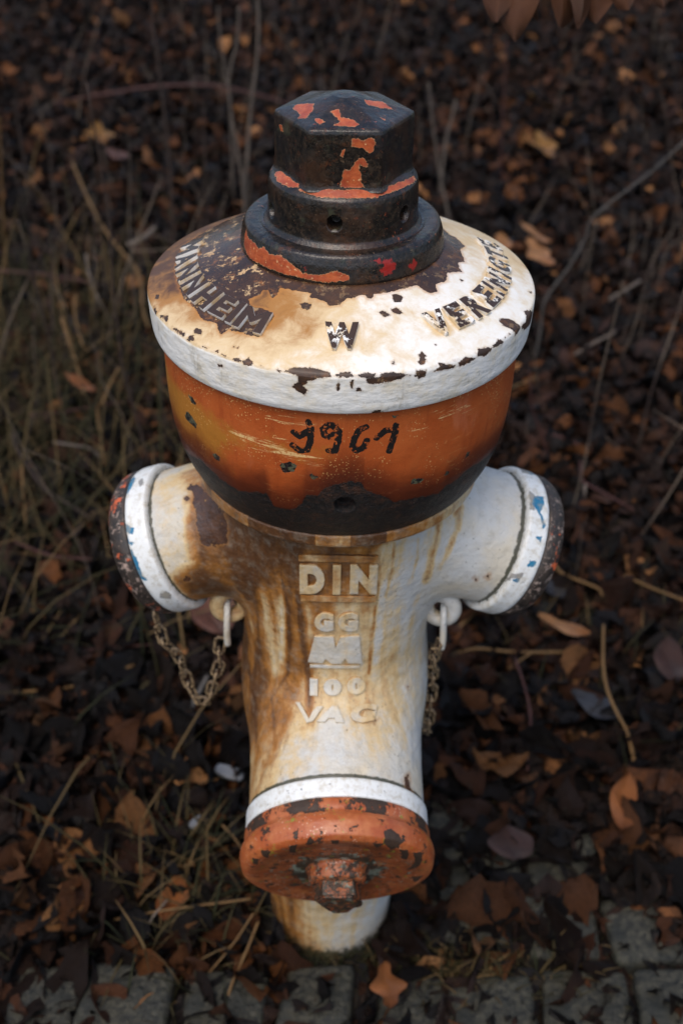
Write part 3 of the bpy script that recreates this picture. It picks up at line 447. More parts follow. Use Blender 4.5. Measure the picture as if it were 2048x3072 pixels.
def m_bowl():
    m = Mat('orange_paint_on_black_iron'); suv = m.attr('suv', True)
    n1 = m.noise(30, 5, .6)
    col = m.mix(m.step(n1, .35, .75), ORANGE, (.43, .10, .022))
    col = m.mix(m.math('MULTIPLY', m.step(m.noise(26, 4, .6, off=5, stretch=(1, 1, .45)), .55, .8), .55), col, (.60, .22, .11))
    st = m.math('ADD', m.attr('stain'), m.math('MULTIPLY', m.math('SUBTRACT', m.noise(60, 6, .65), .5), .7))
    vs = m.noise(95, 5, .65, vec=suv, stretch=(1, .12, 1), off=2)
    col = m.mix(m.math('MULTIPLY', m.step(vs, .52, .7), .45), col, (.24, .040, .010))
    mu = m.math('ADD', m.attr('must'), m.math('MULTIPLY', m.math('SUBTRACT', m.noise(45, 5, .7, off=6), .5), 1.0)); mu = m.math('MULTIPLY', mu, m.step(m.attr('must'), .02, .2))
    col = m.mix(m.math('MULTIPLY', m.step(mu, .25, .65), .8), col, (.36, .16, .022))
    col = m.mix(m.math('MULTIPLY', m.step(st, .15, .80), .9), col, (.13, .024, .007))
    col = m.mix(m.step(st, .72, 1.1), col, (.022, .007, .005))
    # pale specks where the top coat has worn off
    brush = m.attr('brush')
    sn = m.noise(190, 6, .75, vec=suv, stretch=(.09, 1, 1))
    b2 = m.math('ADD', m.math('MULTIPLY', brush, .6), m.math('MULTIPLY', m.math('SUBTRACT', sn, .53), .040))
    bmask = m.math('MULTIPLY', m.step(b2, .0002, .0028), m.step(m.noise(480, 4, .7), .34, .52))
    col = m.mix(m.math('MULTIPLY', bmask, .85), col, (.68, .46, .20))
    scuff = m.math('MULTIPLY', m.step(m.noise(230, 7, .8, vec=suv, stretch=(.25, 1, 1), off=3), .56, .64), m.step(m.noise(22, 4, .65, off=33), .46, .62))
    col = m.mix(m.math('MULTIPLY', scuff, .45), col, (.55, .27, .09))
    speck = m.math('MULTIPLY', m.step(m.vor(400), .30, .14), m.step(m.math('ADD', m.noise(30, 4, .7, off=9), m.math('MULTIPLY', m.attr('upper'), .12)), .50, .60))
    col = m.mix(m.math('MULTIPLY', speck, .75), col, (.66, .38, .14))
    ink = m.math('ADD', m.attr('ink'), m.math('MULTIPLY', m.math('SUBTRACT', m.noise(420, 5, .7), .5), .0022))
    inkm = m.math('MULTIPLY', m.step(ink, -.0001, .0002), m.step(m.noise(200, 5, .75, off=3), .40, .44))
    col = m.mix(inkm, col, BLACK)
    edge = m.math('ADD', m.attr('edge'), m.math('MULTIPLY', m.math('SUBTRACT', m.noise(85, 8, .74), .5), .014))
    halo0 = m.step(m.math('ADD', m.attr('edge'), m.math('MULTIPLY', m.math('SUBTRACT', m.noise(45, 6, .7, off=77), .5), .030)), -.030, .0); col = m.mix(m.math('MULTIPLY', halo0, .88), col, (.085, .017, .006))
    halo = m.step(edge, -.004, 0); col = m.mix(m.math('MULTIPLY', halo, .6), col, (.05, .012, .005))
    chip = m.math('ADD', m.attr('chip'), m.math('MULTIPLY', m.math('SUBTRACT', m.noise(330, 6, .72), .5), .0060))
    rimc = m.math('SUBTRACT', m.math('MULTIPLY', m.math('SUBTRACT', m.noise(150, 5, .7, off=6), .55), .012), m.attr('topd'))
    em, cm = m.step(edge, -.00012, .00012), m.step(m.math('MAXIMUM', chip, rimc), -.00012, .00012)
    dark = m.mix(m.step(m.noise(170, 6, .75), .45, .68), (.004, .0035, .0035), (.030, .014, .008))
    dark = m.mix(m.math('MULTIPLY', m.step(m.noise(70, 6, .75, off=14), .54, .66), .6), dark, (.075, .028, .012))
    moss = m.mix(m.noise(500, 4), (.03, .035, .02), (.15, .14, .075))
    col = m.mix(em, col, dark); col = m.mix(cm, col, m.mix(m.step(m.noise(160, 4, off=7), .45, .55), dark, moss))
    mask = m.math('MAXIMUM', em, cm)
    rough = m.mixf(mask, m.mixf(n1, .30, .50), m.mixf(m.noise(150, 3), .35, .6)); m.put(m.p.inputs['Specular IOR Level'], .3)
    h = m.math('MULTIPLY', mask, -.0013)
    h = m.math('ADD', h, m.math('MULTIPLY', m.math('MULTIPLY', m.noise(200, 6, .75), mask), .0028))
    h = m.math('ADD', h, m.math('MULTIPLY', m.noise(120, 5, .6), .0005)); h = m.math('ADD', h, m.math('MULTIPLY', m.noise(700, 3), .00007))
    return m.finish(col, rough, h, spec=.38)
def m_black(name, orange_attr=True):
    m = Mat(name)
    n = m.noise(190, 6, .72); n0 = m.noise(34, 4, .6, off=2)
    col = m.mix(m.step(n, .38, .72), (.004, .0038, .0036), (.030, .021, .014))
    col = m.mix(m.math('MULTIPLY', m.step(n0, .48, .66), .55), col, (.050, .022, .010))
    col = m.mix(m.math('MULTIPLY', m.step(m.noise(24, 5, .7, off=41), .5, .62), .75), col, (.010, .009, .010))
    col = m.mix(m.math('MULTIPLY', m.step(m.noise(280, 5, .75, off=9), .61, .68), .6), col, (.17, .11, .065))
    col = m.mix(m.math('MULTIPLY', m.step(m.noise(55, 4, .6, off=17), .60, .72), .5), col, (.045, .055, .033))
    rg = m.noise(120, 9, .82, off=51)
    col = m.mix(m.math('MULTIPLY', m.step(rg, .53, .60), .38), col, (.060, .038, .022))
    col = m.mix(m.math('MULTIPLY', m.step(m.noise(70, 8, .8, off=61), .57, .66), .45), col, (.12, .040, .014))
    # traces of old orange and red paint
    tr = m.math('MULTIPLY', m.step(m.noise(210, 5, .75, off=31), .61, .66), m.step(m.noise(28, 3, off=33), .5, .62))
    col = m.mix(m.math('MULTIPLY', tr, .8), col, (.30, .065, .02))
    red = m.math('ADD', m.attr('red'), m.math('MULTIPLY', m.math('SUBTRACT', m.noise(260, 5, .7), .5), .012))
    redm = m.step(red, -.0005, .0008)
    col = m.mix(m.math('MULTIPLY', redm, .85), col, (.30, .014, .010))
    o = m.math('ADD', m.attr('orange'), m.math('MULTIPLY', m.math('SUBTRACT', m.noise(300, 6, .72), .5), .0058))
    om = m.step(o, -.0001, .0001)
    oc = m.mix(m.step(m.noise(70, 7, .75), .38, .66), (.27, .045, .016), (.46, .105, .030))
    oc = m.mix(m.math('MULTIPLY', m.step(m.noise(300, 4, .7, off=12), .62, .68), .9), oc, (.68, .45, .22))
    oc = m.mix(m.step(o, .00045, .0001), oc, (.55, .33, .16))
    col = m.mix(om, col, oc)
    wet = m.noise(42, 3, .5, off=6)
    rough = m.mixf(om, m.mixf(m.step(wet, .45, .68), .09, .34), .30)
    h = m.math('ADD', m.math('MULTIPLY', om, .0010), m.math('MULTIPLY', n, .0006))
    h = m.math('ADD', h, m.math('MULTIPLY', n0, .0012)); h = m.math('ADD', h, m.math('MULTIPLY', m.noise(700, 4), .00012))
    return m.finish(col, rough, h, spec=.5)
def m_body(name='white_paint_on_rusty_body', letters=False):
    m = Mat(name); cyl = m.attr('cyl', True); stain = m.attr('stain')
    n1 = m.noise(22, 5, .6)
    col = m.mix(m.step(n1, .35, .7), (.50, .505, .49), (.54, .49, .39))
    streak = m.noise(44, 3, .55, vec=cyl, stretch=(1, 1, .5)); str2 = m.noise(24, 4, .6, vec=cyl, off=4)
    st = m.math('ADD', stain, m.math('MULTIPLY', m.math('SUBTRACT', streak, .5), 1.0)); st = m.math('ADD', st, m.math('MULTIPLY', m.math('SUBTRACT', str2, .5), .55))
    st = m.math('ADD', st, m.math('MULTIPLY', m.math('SUBTRACT', m.noise(60, 7, .74), .5), .72))
    st = m.math('MULTIPLY', st, m.step(stain, .0, .22))
    col = m.mix(m.math('MULTIPLY', m.step(st, .10, .38), .9), col, (.58, .42, .20))
    col = m.mix(m.step(st, .30, .64), col, (.33, .135, .024))
    col = m.mix(m.step(st, .55, .92), col, (.085, .034, .011))
    col = m.mix(m.step(st, .95, 1.3), col, (.055, .022, .010))
    sp = m.math('MULTIPLY', m.step(m.vor(150), .14, .07), m.step(m.noise(30, 3, off=8), .47, .58))
    col = m.mix(m.math('MULTIPLY', sp, .8), col, (.05, .04, .025))
    drip = m.noise(210, 5, .7, vec=cyl, off=6)
    dm = m.math('MULTIPLY', m.step(m.math('ADD', drip, m.math('MULTIPLY', stain, .10)), .56, .68), m.step(stain, .05, .5))
    col = m.mix(m.math('MULTIPLY', dm, .35), col, (.15, .062, .017))
    fine = m.math('MULTIPLY', m.step(m.noise(380, 5, .78, off=23), .52, .68), m.step(m.math('ADD', stain, m.math('MULTIPLY', n1, .3)), .25, .75))
    col = m.mix(m.math('MULTIPLY', fine, .55), col, (.12, .055, .018))
    dust = m.step(m.noise(90, 7, .75, off=29), .46, .72)
    col = m.mix(m.math('MULTIPLY', dust, .42), col, (.30, .27, .21))
    crk = m.math('MULTIPLY', m.step(m.noise(260, 5, .75, off=14), .62, .70), m.step(stain, .15, .6))
    col = m.mix(m.math('MULTIPLY', crk, .7), col, (.07, .030, .012))
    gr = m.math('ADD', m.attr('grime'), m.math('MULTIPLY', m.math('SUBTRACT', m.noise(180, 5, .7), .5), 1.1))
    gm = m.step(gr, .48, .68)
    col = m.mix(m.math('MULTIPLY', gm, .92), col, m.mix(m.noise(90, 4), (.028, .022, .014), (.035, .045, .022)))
    bare = m.math('ADD', m.attr('bare'), m.math('MULTIPLY', m.math('SUBTRACT', m.noise(110, 6, .72), .5), .014))
    bmk = m.step(bare, -.00015, .00015)
    bc = m.mix(m.step(m.noise(90, 5, .7), .4, .7), (.050, .025, .017), (.085, .037, .018))
    bc = m.mix(m.step(m.math('MULTIPLY', m.step(m.vor(200), .25, .12), m.step(m.noise(60, 3, off=2), .52, .6)), .2, .8), bc, (.36, .19, .06))
    halo = m.step(bare, -.0035, 0); col = m.mix(m.math('MULTIPLY', halo, .5), col, (.30, .13, .03))
    col = m.mix(bmk, col, bc)
    rough = m.mixf(bmk, m.mixf(n1, .36, .55), .22)
    h = m.math('MULTIPLY', bmk, -.0004)
    h = m.math('ADD', h, m.math('MULTIPLY', m.noise(70, 5, .6), .0028)); h = m.math('ADD', h, m.math('MULTIPLY', m.step(st, .55, .9), -.0003)); h = m.math('ADD', h, m.math('MULTIPLY', m.noise(420, 4, .6), .0003))
    h = m.math('ADD', h, m.math('MULTIPLY', gm, -.0004))
    return m.finish(col, rough, h)
def m_letters(name, dark_amt, wear=.5):
    """relief letters of the cover: paint left on the flanks, worn through on top"""
    m = Mat(name)
    n = m.noise(85, 6, .72)
    base = m.mix(m.step(m.noise(90, 4), .4, .65), WHITE, (.60, .45, .26))
    top = m.attr('top')
    w = m.math('ADD', m.math('MULTIPLY', top, .22), n)
    wm = m.math('MULTIPLY', m.step(w, 1 - dark_amt, 1.02 - dark_amt), m.step(top, .90, .97))
    col = m.mix(wm, base, m.mix(n, (.022, .014, .010), (.060, .030, .016)))
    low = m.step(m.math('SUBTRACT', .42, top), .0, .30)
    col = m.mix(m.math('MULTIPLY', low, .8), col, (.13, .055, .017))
    return m.finish(col, m.mixf(wm, .4, .26), m.math('ADD', m.math('MULTIPLY', wm, -.0003), m.math('MULTIPLY', n, .0003)))
def m_ring(name):
    m = Mat(name)
    n = m.noise(60, 5, .6)
    col = m.mix(n, (.72, .74, .74), (.66, .68, .67))
    def layer(col, a, c, amp=.0055, k=260, off=0.):
        q = m.math('ADD', m.math('ADD', m.attr(a), .0007), m.math('MULTIPLY', m.math('SUBTRACT', m.noise(k, 5, .7, off=off), .5), amp))
        mk = m.step(q, -.0001, .0001); return m.mix(mk, col, c), mk
    col, g1 = layer(col, 'grey', m.mix(m.noise(300, 3), (.20, .20, .20), (.30, .30, .29)))
    col, b1 = layer(col, 'blue', m.mix(m.noise(160, 4), (.005, .115, .25), (.02, .20, .33)), .0065, 260)
    col = m.mix(m.math('MULTIPLY', m.step(m.noise(120, 7, .75, off=15), .45, .66), .62), col, (.40, .35, .25))
    sp = m.step(m.noise(300, 5, .78, off=7), .615, .64)
    sp = m.math('MULTIPLY', sp, m.step(m.noise(50, 3, off=3), .48, .56))
    col = m.mix(sp, col, (.05, .045, .04))
    gr = m.math('ADD', m.attr('grime'), m.math('MULTIPLY', m.math('SUBTRACT', m.noise(200, 5, .7, off=2), .5), 1.2))
    gm = m.step(gr, .45, .62)
    col = m.mix(m.math('MULTIPLY', gm, .95), col, m.mix(m.noise(90, 4), (.022, .018, .012), (.045, .055, .03)))
    h = m.math('ADD', m.math('MULTIPLY', m.noise(90, 4), .0007), m.math('MULTIPLY', m.math('ADD', g1, m.math('ADD', b1, sp)), -.0003))
    return m.finish(col, .38, h)
def m_sidecap(name):
    m = Mat(name)
    n = m.noise(120, 6, .72)
    col = m.mix(m.step(n, .35, .7), (.014, .012, .011), (.05, .035, .026))
    wh = m.math('MULTIPLY', m.step(m.noise(150, 6, .78, off=5), .54, .585), m.attr('pale'))
    col = m.mix(m.math('MULTIPLY', wh, .85), col, m.mix(m.noise(80, 3), (.34, .30, .27), (.52, .35, .27)))
    orr = m.math('MULTIPLY', m.step(m.math('ADD', m.noise(34, 7, .74, off=13), m.math('MULTIPLY', m.attr('pale'), .05)), .625, .635), m.step(m.attr('pale'), .2, .4))
    col = m.mix(orr, col, (.52, .105, .035))
    h = m.math('ADD', m.math('MULTIPLY', m.math('MAXIMUM', wh, orr), .0004), m.math('MULTIPLY', n, .0009))
    return m.finish(col, m.mixf(n, .30, .7), h)
def m_frontcap():
    m = Mat('orange_paint_on_outlet_cap')
    n = m.noise(45, 5, .65)
    col = m.mix(m.step(n, .35, .7), (.33, .075, .020), (.43, .145, .048))
    col = m.mix(m.math('MULTIPLY', m.step(m.noise(60, 6, .7, off=6), .45, .7), .6), col, (.26, .050, .014))
    col = m.mix(m.math('MULTIPLY', m.attr('face'), m.mixf(m.step(m.noise(40, 5, .7, off=71), .35, .65), .45, .95)), col, (.13, .036, .012))  # shade of the down-facing cap face painted into its colour
    pale = m.math('MULTIPLY', m.step(m.vor(300), .3, .15), m.step(m.noise(45, 3, off=9), .5, .62))
    col = m.mix(m.math('MULTIPLY', pale, .55), col, (.62, .42, .30))
    face = m.attr('face')
    li = m.math('ADD', m.math('MULTIPLY', m.attr('mid'), .22), m.math('ADD', m.math('MULTIPLY', face, .05), m.noise(130, 6, .78, off=4)))
    lm = m.step(li, .635, .66)
    col = m.mix(m.math('MULTIPLY', lm, .9), col, m.mix(m.step(m.noise(70, 3, off=3), .50, .62), (.018, .024, .018), (.16, .20, .16)))
    moss = m.math('MULTIPLY', m.step(m.noise(80, 5, .72, off=19), .625, .65), .85)
    col = m.mix(moss, col, (.20, .19, .02))
    rim = m.math('ADD', m.attr('collar'), m.noise(110, 6, .75, off=8)); rm = m.step(rim, .985, 1.01)
    chip = m.math('ADD', m.attr('chip'), m.math('MULTIPLY', m.math('SUBTRACT', m.noise(330, 5, .7), .5), .004))
    cm = m.math('MAXIMUM', m.step(chip, -.00012, .00012), rm)
    cm = m.math('MAXIMUM', cm, m.step(m.noise(75, 7, .74, off=43), .59, .605))
    col = m.mix(cm, col, m.mix(m.noise(200, 5), (.018, .011, .007), (.055, .028, .014)))
    h = m.math('ADD', m.math('MULTIPLY', cm, -.0005), m.math('MULTIPLY', m.noise(110, 5), .0009))
    return m.finish(col, m.mixf(cm, .38, .6), h)
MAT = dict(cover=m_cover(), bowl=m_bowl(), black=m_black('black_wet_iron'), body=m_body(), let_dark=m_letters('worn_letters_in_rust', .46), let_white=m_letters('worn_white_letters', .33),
           let_w=m_letters('white_letter', .33),
           ring=m_ring('white_coupling_paint'), sidecap=m_sidecap('black_flaking_cap_paint'), frontcap=m_frontcap())

# --- cover ---------------------------------------------------------------------------------------------------
g = lathe(COVER, 900)
s_rim = 106.8e-3
bp = np.array(MK['cover_bare']); sr = np.interp(bp[:, 1] / 1000, arc_len(COVER), COVER[:, 0])
poly = np.stack([sr * np.sin(np.radians(bp[:, 0])), -sr * np.cos(np.radians(bp[:, 0]))], 1)
poly = np.vstack([poly, [[-.04, .115], [.0, .105], [.05, .080]]])
XY = g['X'].reshape(-1, 3)[:, :2]
bare = np.maximum(poly_sd(XY, poly, .012), np.clip(.092 - np.hypot(XY[:, 0], XY[:, 1]), -.012, .012)).reshape(g['A'].shape)
bare = np.where(g['S'] > .1, -.012, bare)
chip = marks_sd(g['A'], g['S'], g['rr'], MK['cover_chips'])
azd = np.degrees(g['A'])
left = 1 / (1 + np.exp((azd + 12) / 13)) * (azd > -170) + (azd <= -170) * 1.0
st = np.clip(.95 * left * np.exp(-np.maximum(0, g['S'] - .072) / .030) + .15, 0, 1)
st = np.maximum(st, np.clip(.75 + bare / .012 * .9, 0, .85) * (.25 + .75 * left))
st = np.maximum(st, .42 * np.exp(-((azd + 4) / 9) ** 2 - ((g['S'] - .066) / .022) ** 2))
st = np.where(azd < -60, np.clip(st + .75 * np.clip((-azd - 60) / 25, 0, 1), 0, 1.1), st)
st = np.where(azd > 75, np.clip(st + .25 * np.clip((azd - 75) / 25, 0, 1), 0, 1), st)
for a0, w in [(-.5, 5)] + [(a, 4.5) for a in (34, 43, 52, 61, 67, 73, 79, 87, 97)]:      # dirt gathers round the letters
    st = np.maximum(st, .62 * np.exp(-((azd - a0) / w) ** 4 - ((g['S'] - .0725) / .0135) ** 4))
band = np.clip((g['S'] - s_rim - .001) / .002, 0, 1)
st = st * (1 - band) + band * .0
rimd = np.abs(g['S'] - s_rim) * .9 + .0006 - .0011 * np.exp(-((azd + 4) / 13) ** 4)
lower = np.clip((g['S'] - .136) / .006, 0, 1)
cover = link('cover', lathe_mesh('cover', g, dict(stain=st, bare=bare, chip=chip, rimd=rimd, band=band, remnant=np.clip((-azd - 15) / 30, 0, 1) + .25 * (azd > -15))), MAT['cover'], hydrant)
cover['label'] = 'white round cover with raised lettering and brown bare patch'
cs = arc_len(COVER)
def wrap_cover(V, a0, a1, s0, s1, h):
    """unit glyph -> cover, baseline outwards"""
    az = np.radians(a0 + (a1 - a0) * V[:, 0]); s = (s1 + (s0 - s1) * V[:, 1]) / 1000
    r, z = np.interp(s, cs, COVER[:, 0]), np.interp(s, cs, COVER[:, 1])
    dr, dz = np.interp(s, cs, np.gradient(COVER[:, 0], cs)), np.interp(s, cs, np.gradient(COVER[:, 1], cs))
    off = (V[:, 2] * 1.5 - .5) * h
    r2, z2 = r - dz * off, z + dr * off
    return np.stack([r2 * np.sin(az), -r2 * np.cos(az), z2], 1)
def word(name, glyphs, mat, parent, wrapper, bold=.02):
    parts, tops = [], []
    for ch, args in glyphs:
        V, T = letter_mesh(ch, bold=bold) if isinstance(ch, str) else ch
        V, T = refine(V, T, .22)
        parts.append((wrapper(V, *args), [T])); tops.append(V[:, 2])
    V, F = join(parts)
    me = mesh_np(name, V, F, False, dict(top=np.concatenate(tops)))
    return link(name, me, mat, parent)
H_ = .0032
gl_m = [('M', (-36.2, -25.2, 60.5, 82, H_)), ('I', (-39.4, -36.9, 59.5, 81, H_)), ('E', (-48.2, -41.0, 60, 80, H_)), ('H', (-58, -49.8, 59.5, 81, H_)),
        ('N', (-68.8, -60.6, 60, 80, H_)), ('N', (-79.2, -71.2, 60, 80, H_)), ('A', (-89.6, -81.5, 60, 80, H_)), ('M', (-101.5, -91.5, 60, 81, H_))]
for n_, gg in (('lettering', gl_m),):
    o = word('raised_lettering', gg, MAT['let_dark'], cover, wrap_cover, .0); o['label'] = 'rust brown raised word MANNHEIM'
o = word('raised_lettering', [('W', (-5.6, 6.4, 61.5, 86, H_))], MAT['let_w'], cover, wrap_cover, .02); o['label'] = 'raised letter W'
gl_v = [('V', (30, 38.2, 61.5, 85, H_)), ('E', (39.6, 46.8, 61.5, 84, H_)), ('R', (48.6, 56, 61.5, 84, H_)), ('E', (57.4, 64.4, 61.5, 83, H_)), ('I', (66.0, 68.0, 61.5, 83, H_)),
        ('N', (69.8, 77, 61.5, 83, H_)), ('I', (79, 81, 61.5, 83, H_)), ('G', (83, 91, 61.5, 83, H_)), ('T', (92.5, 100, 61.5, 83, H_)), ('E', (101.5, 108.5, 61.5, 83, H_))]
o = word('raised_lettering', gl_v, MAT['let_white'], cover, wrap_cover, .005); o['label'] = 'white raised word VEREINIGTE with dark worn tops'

# --- bowl ----------------------------------------------------------------------------------------------------
hb = MK['bowl_hole'][0]
g = lathe(BOWL, 900, holes=[(hb[0], hb[1] + 3, .0085, .010)])
azd = np.degrees(g['A'])
be = np.array(MK['bowl_edge'])
ea = np.concatenate([[-180, -100, -78], be[:, 0], [70, 100, 180]]); es = np.concatenate([[104, 104, 108], be[:, 1], [100, 104, 104]]) / 1000
sb = np.interp(azd, ea, es)
edge = np.clip(g['S'] - sb, -.035, .012)
chip = marks_sd(g['A'], g['S'], g['rr'], MK['bowl_chips'])
brush = marks_sd(g['A'], g['S'], g['rr'], MK['bowl_brush'], .008)
U = np.stack([(g['A'] * .149).ravel(), g['S'].ravel()], 1)
ink = np.full(len(U), -.006)
for st_ in MK['bowl_ink']:
    q = np.array(st_); q = np.stack([np.radians(q[:, 0]) * .149, q[:, 1] / 1000], 1)
    ink = np.maximum(ink, line_sd(U, q, .0027 if len(q) > 2 else .0022))
st = np.clip(1.0 - (sb - g['S']) / .045, 0, 1) * .95 + .35 * np.clip((-azd - 52) / 15, 0, 1) * np.clip((g['S'] - .02) / .05, 0, 1) + .05
must = np.clip((-azd - 25) / 25, 0, 1) * np.clip((g['S'] - .015) / .03, 0, 1) * .75 + .35 * np.exp(-((azd + 15) / 25) ** 2 - ((g['S'] - .045) / .02) ** 2)
st = np.maximum(st, .5 * np.exp(-np.maximum(0, g['S'] - .007) / .006))  # darker strip along the bowl's upper edge
bowl = link('bowl', lathe_mesh('bowl', g, dict(edge=edge, chip=chip, brush=brush, ink=ink.reshape(azd.shape), stain=st, must=must, upper=np.clip(1 - g['S'] / .03, 0, 1), topd=np.maximum(0, g['S'] - .0055) * 1.2)), MAT['bowl'], hydrant)
bowl['label'] = 'orange painted bowl with black stencilled digits and rusted lower edge'

# --- neck ring (part of the body's look) ---------------------------------------------------------------------
g = lathe(NECK, 600)
azd = np.degrees(g['A'])
V = g['X'].reshape(-1, 3)
cyl = V * np.array([1, 1, .5])
st = (.62 - .18 * np.clip((azd - 10) / 40, 0, 1)).ravel() + .25 * (np.abs(azd.ravel() - 12) < 7) + .35 * (np.abs(azd.ravel() + 22) < 14)
neck = link('neck_ring', mesh_np('neck_ring', V, g['F'], True, dict(stain=st, cyl=cyl, grime=np.zeros(azd.size), bare=np.full(azd.size, -.012))), MAT['body'], hydrant)

# --- flange, collar and hexagonal nut ------------------------------------------------------------------------
NO = -.006
g = lathe(FLANGE, 720)
flange = link('gland_flange', lathe_mesh('gland_flange', g, dict(orange=marks_sd(g['A'], g['S'], g['rr'], MK['flange_orange']), red=marks_sd(g['A'], g['S'], g['rr'], MK['flange_red']))), MAT['black'], hydrant)
g = lathe(COLLAR, 720, holes=[(a, s - .6, .0062, .014) for a, s in MK['collar_holes']])
coll = link('collar', lathe_mesh('collar', g, dict(orange=marks_sd(g['A'], g['S'], g['rr'], MK['collar_orange']), red=np.full(g['A'].shape, NO))), MAT['black'], hydrant)
g = lathe(NUT, 720, mod=nut_mod)
azd = np.degrees(g['A'])
no = marks_sd(g['A'], g['S'], g['rr'], [q for q in MK['nut_orange'] if np.mean([p[1] for p in q]) > 45])
tops = [np.array(q) for q in MK['nut_orange'] if np.mean([p[1] for p in q]) <= 45]
XY = g['X'].reshape(-1, 3)[:, :2]
for q in tops:
    rq = np.interp(q[:, 1] / 1000, arc_len(NUT), NUT[:, 0]); rq = nut_mod(np.radians(q[:, 0]), rq, np.full(len(q), 1.04))
    pl = np.stack([rq * np.sin(np.radians(q[:, 0])), -rq * np.cos(np.radians(q[:, 0]))], 1)
    no = np.maximum(no, np.where(g['S'] < .062, poly_sd(XY, pl).reshape(azd.shape), NO))
nut = link('hexagonal_nut', lathe_mesh('hexagonal_nut', g, dict(orange=no, red=np.full(azd.shape, NO))), MAT['black'], hydrant)
nut['label'] = 'black hexagonal nut with flakes of orange paint'

# --- cast body: signed distance field turned into one skin ---------------------------------------------------
def body_skin(h=.0024):
    xs = np.arange(-.186, .187, h); ys = np.arange(-.190, .112, h); zs = np.arange(-.062, .720, h)
    nx, ny, nz = len(xs), len(ys), len(zs)
    D = np.empty((nz, ny, nx), np.float32)
    yy, xx = np.meshgrid(ys, xs, indexing='ij')
    for k in range(nz):
        D[k] = body_sdf(np.stack([xx, yy, np.full_like(xx, zs[k])], -1))
    S = D < 0
    c = np.zeros((nz - 1, ny - 1, nx - 1), np.int8)
    for dz in (0, 1):
        for dy in (0, 1):
            for dx in (0, 1): c += S[dz:nz - 1 + dz, dy:ny - 1 + dy, dx:nx - 1 + dx]
    act = (c > 0) & (c < 8)
    ids = np.full(act.shape, -1, np.int32); K, J, I = np.nonzero(act); ids[K, J, I] = np.arange(len(K))
    V = np.stack([xs[I] + h / 2, ys[J] + h / 2, zs[K] + h / 2], 1)
    for _ in range(3):
        d = body_sdf(V); V = V - body_nrm(V) * np.clip(d, -h, h)[:, None]
    Q = []
    for ax in range(3):
        a = [slice(None)] * 3; b = [slice(None)] * 3
        a[ax] = slice(0, -1); b[ax] = slice(1, None)
        s0, s1 = S[tuple(a)], S[tuple(b)]
        E = s0 != s1
        k, j, i = np.nonzero(E)
        o = [(1, 0, 2), (2, 0, 1)] if ax == 0 else None
        if ax == 0: offs = [(0, -1, -1), (0, -1, 0), (0, 0, 0), (0, 0, -1)]
        elif ax == 1: offs = [(-1, 0, -1), (0, 0, -1), (0, 0, 0), (-1, 0, 0)]
        else: offs = [(-1, -1, 0), (-1, 0, 0), (0, 0, 0), (0, -1, 0)]
        sh = ids.shape
        ok = np.ones(len(k), bool)
        for dz, dy, dx in offs: ok &= (k + dz >= 0) & (k + dz < sh[0]) & (j + dy >= 0) & (j + dy < sh[1]) & (i + dx >= 0) & (i + dx < sh[2])
        k, j, i = k[ok], j[ok], i[ok]
        q = np.stack([ids[k + dz, j + dy, i + dx] for dz, dy, dx in offs], 1)
        fl = s1[k, j, i]
        q = np.where(fl[:, None], q, q[:, ::-1]); Q.append(q[(q >= 0).all(1)])
    return V, np.concatenate(Q)
BV, BF = body_skin()
nn = body_nrm(BV)
f0 = BF[:2000]; fn = np.cross(BV[f0[:, 1]] - BV[f0[:, 0]], BV[f0[:, 3]] - BV[f0[:, 0]])
def fix(F):
    fn = np.cross(BV[F[:, 1]] - BV[F[:, 0]], BV[F[:, 3]] - BV[F[:, 0]]); d = (fn * nn[F[:, 0]]).sum(1) < 0
    F = F.copy(); F[d] = F[d][:, ::-1]; return F
BF = fix(BF)
cx, cv = chart(BV); UC = np.stack([cx, cv], 1)
front = (nn[:, 1] * -CE + nn[:, 2] * SE) > -.15
def pl(k): return [np.array(p) / 1000 for p in MK[k]]
bare = np.full(len(BV), -.012)
for p in pl('body_bare'): bare = np.maximum(bare, poly_sd(UC, p, .012))
bare = np.where(front, bare, -.012)
brown = np.full(len(BV), -.03)
for p in pl('body_brown'): brown = np.maximum(brown, poly_sd(UC, p, .03))
baz = np.degrees(np.arctan2(BV[:, 0], -BV[:, 1])); bz = BV[:, 2]
col_ = np.interp(baz, [-180, -80, -35, -8, 8, 22, 60, 180], [.72, .76, .68, .46, .33, .23, .16, .1])
st = col_ + .30 * np.clip((bz - .57) / .09, 0, 1) * np.clip((35 - baz) / 20, 0, 1) - .06 * np.clip((.45 - bz) / .1, 0, 1)
# side pipes: left stained cream, right clean
for k in 'LR':
    c, n, s, w = axis_frame(k); t = (BV - c) @ n
    rad = np.linalg.norm((BV - c) - t[:, None] * n, axis=1)
    on = np.clip((t - .085) / .03, 0, 1) * (rad < .075)
    st = st * (1 - on) + on * (.25 if k == 'L' else .06)
st = np.maximum(st, np.where(front, np.clip(.84 + brown / .012 * .5, 0, 1), 0))
streak = np.full(len(BV), 0.)
for p, wd, am in zip(pl('body_streaks'), (.005, .007, .007, .005, .006, .003, .003, .0025, .005, .004), (1., 1., .95, .75, .85, .62, .55, .42, .5, .45)):
    streak = np.maximum(streak, am * np.clip(1 + line_sd(UC, p, 0, .03) / wd / 1.6, 0, 1))
clean = np.zeros(len(BV))
for p, wd in zip(pl('body_clean'), (.012, .009, .014, .010, .020)): clean = np.maximum(clean, np.clip(1 + line_sd(UC, p, 0, .05) / wd, 0, 1))
st = np.where(front, st - .34 * clean, st); st = np.clip(st, .06, 1)
st = np.where(front, np.maximum(st, streak), st)
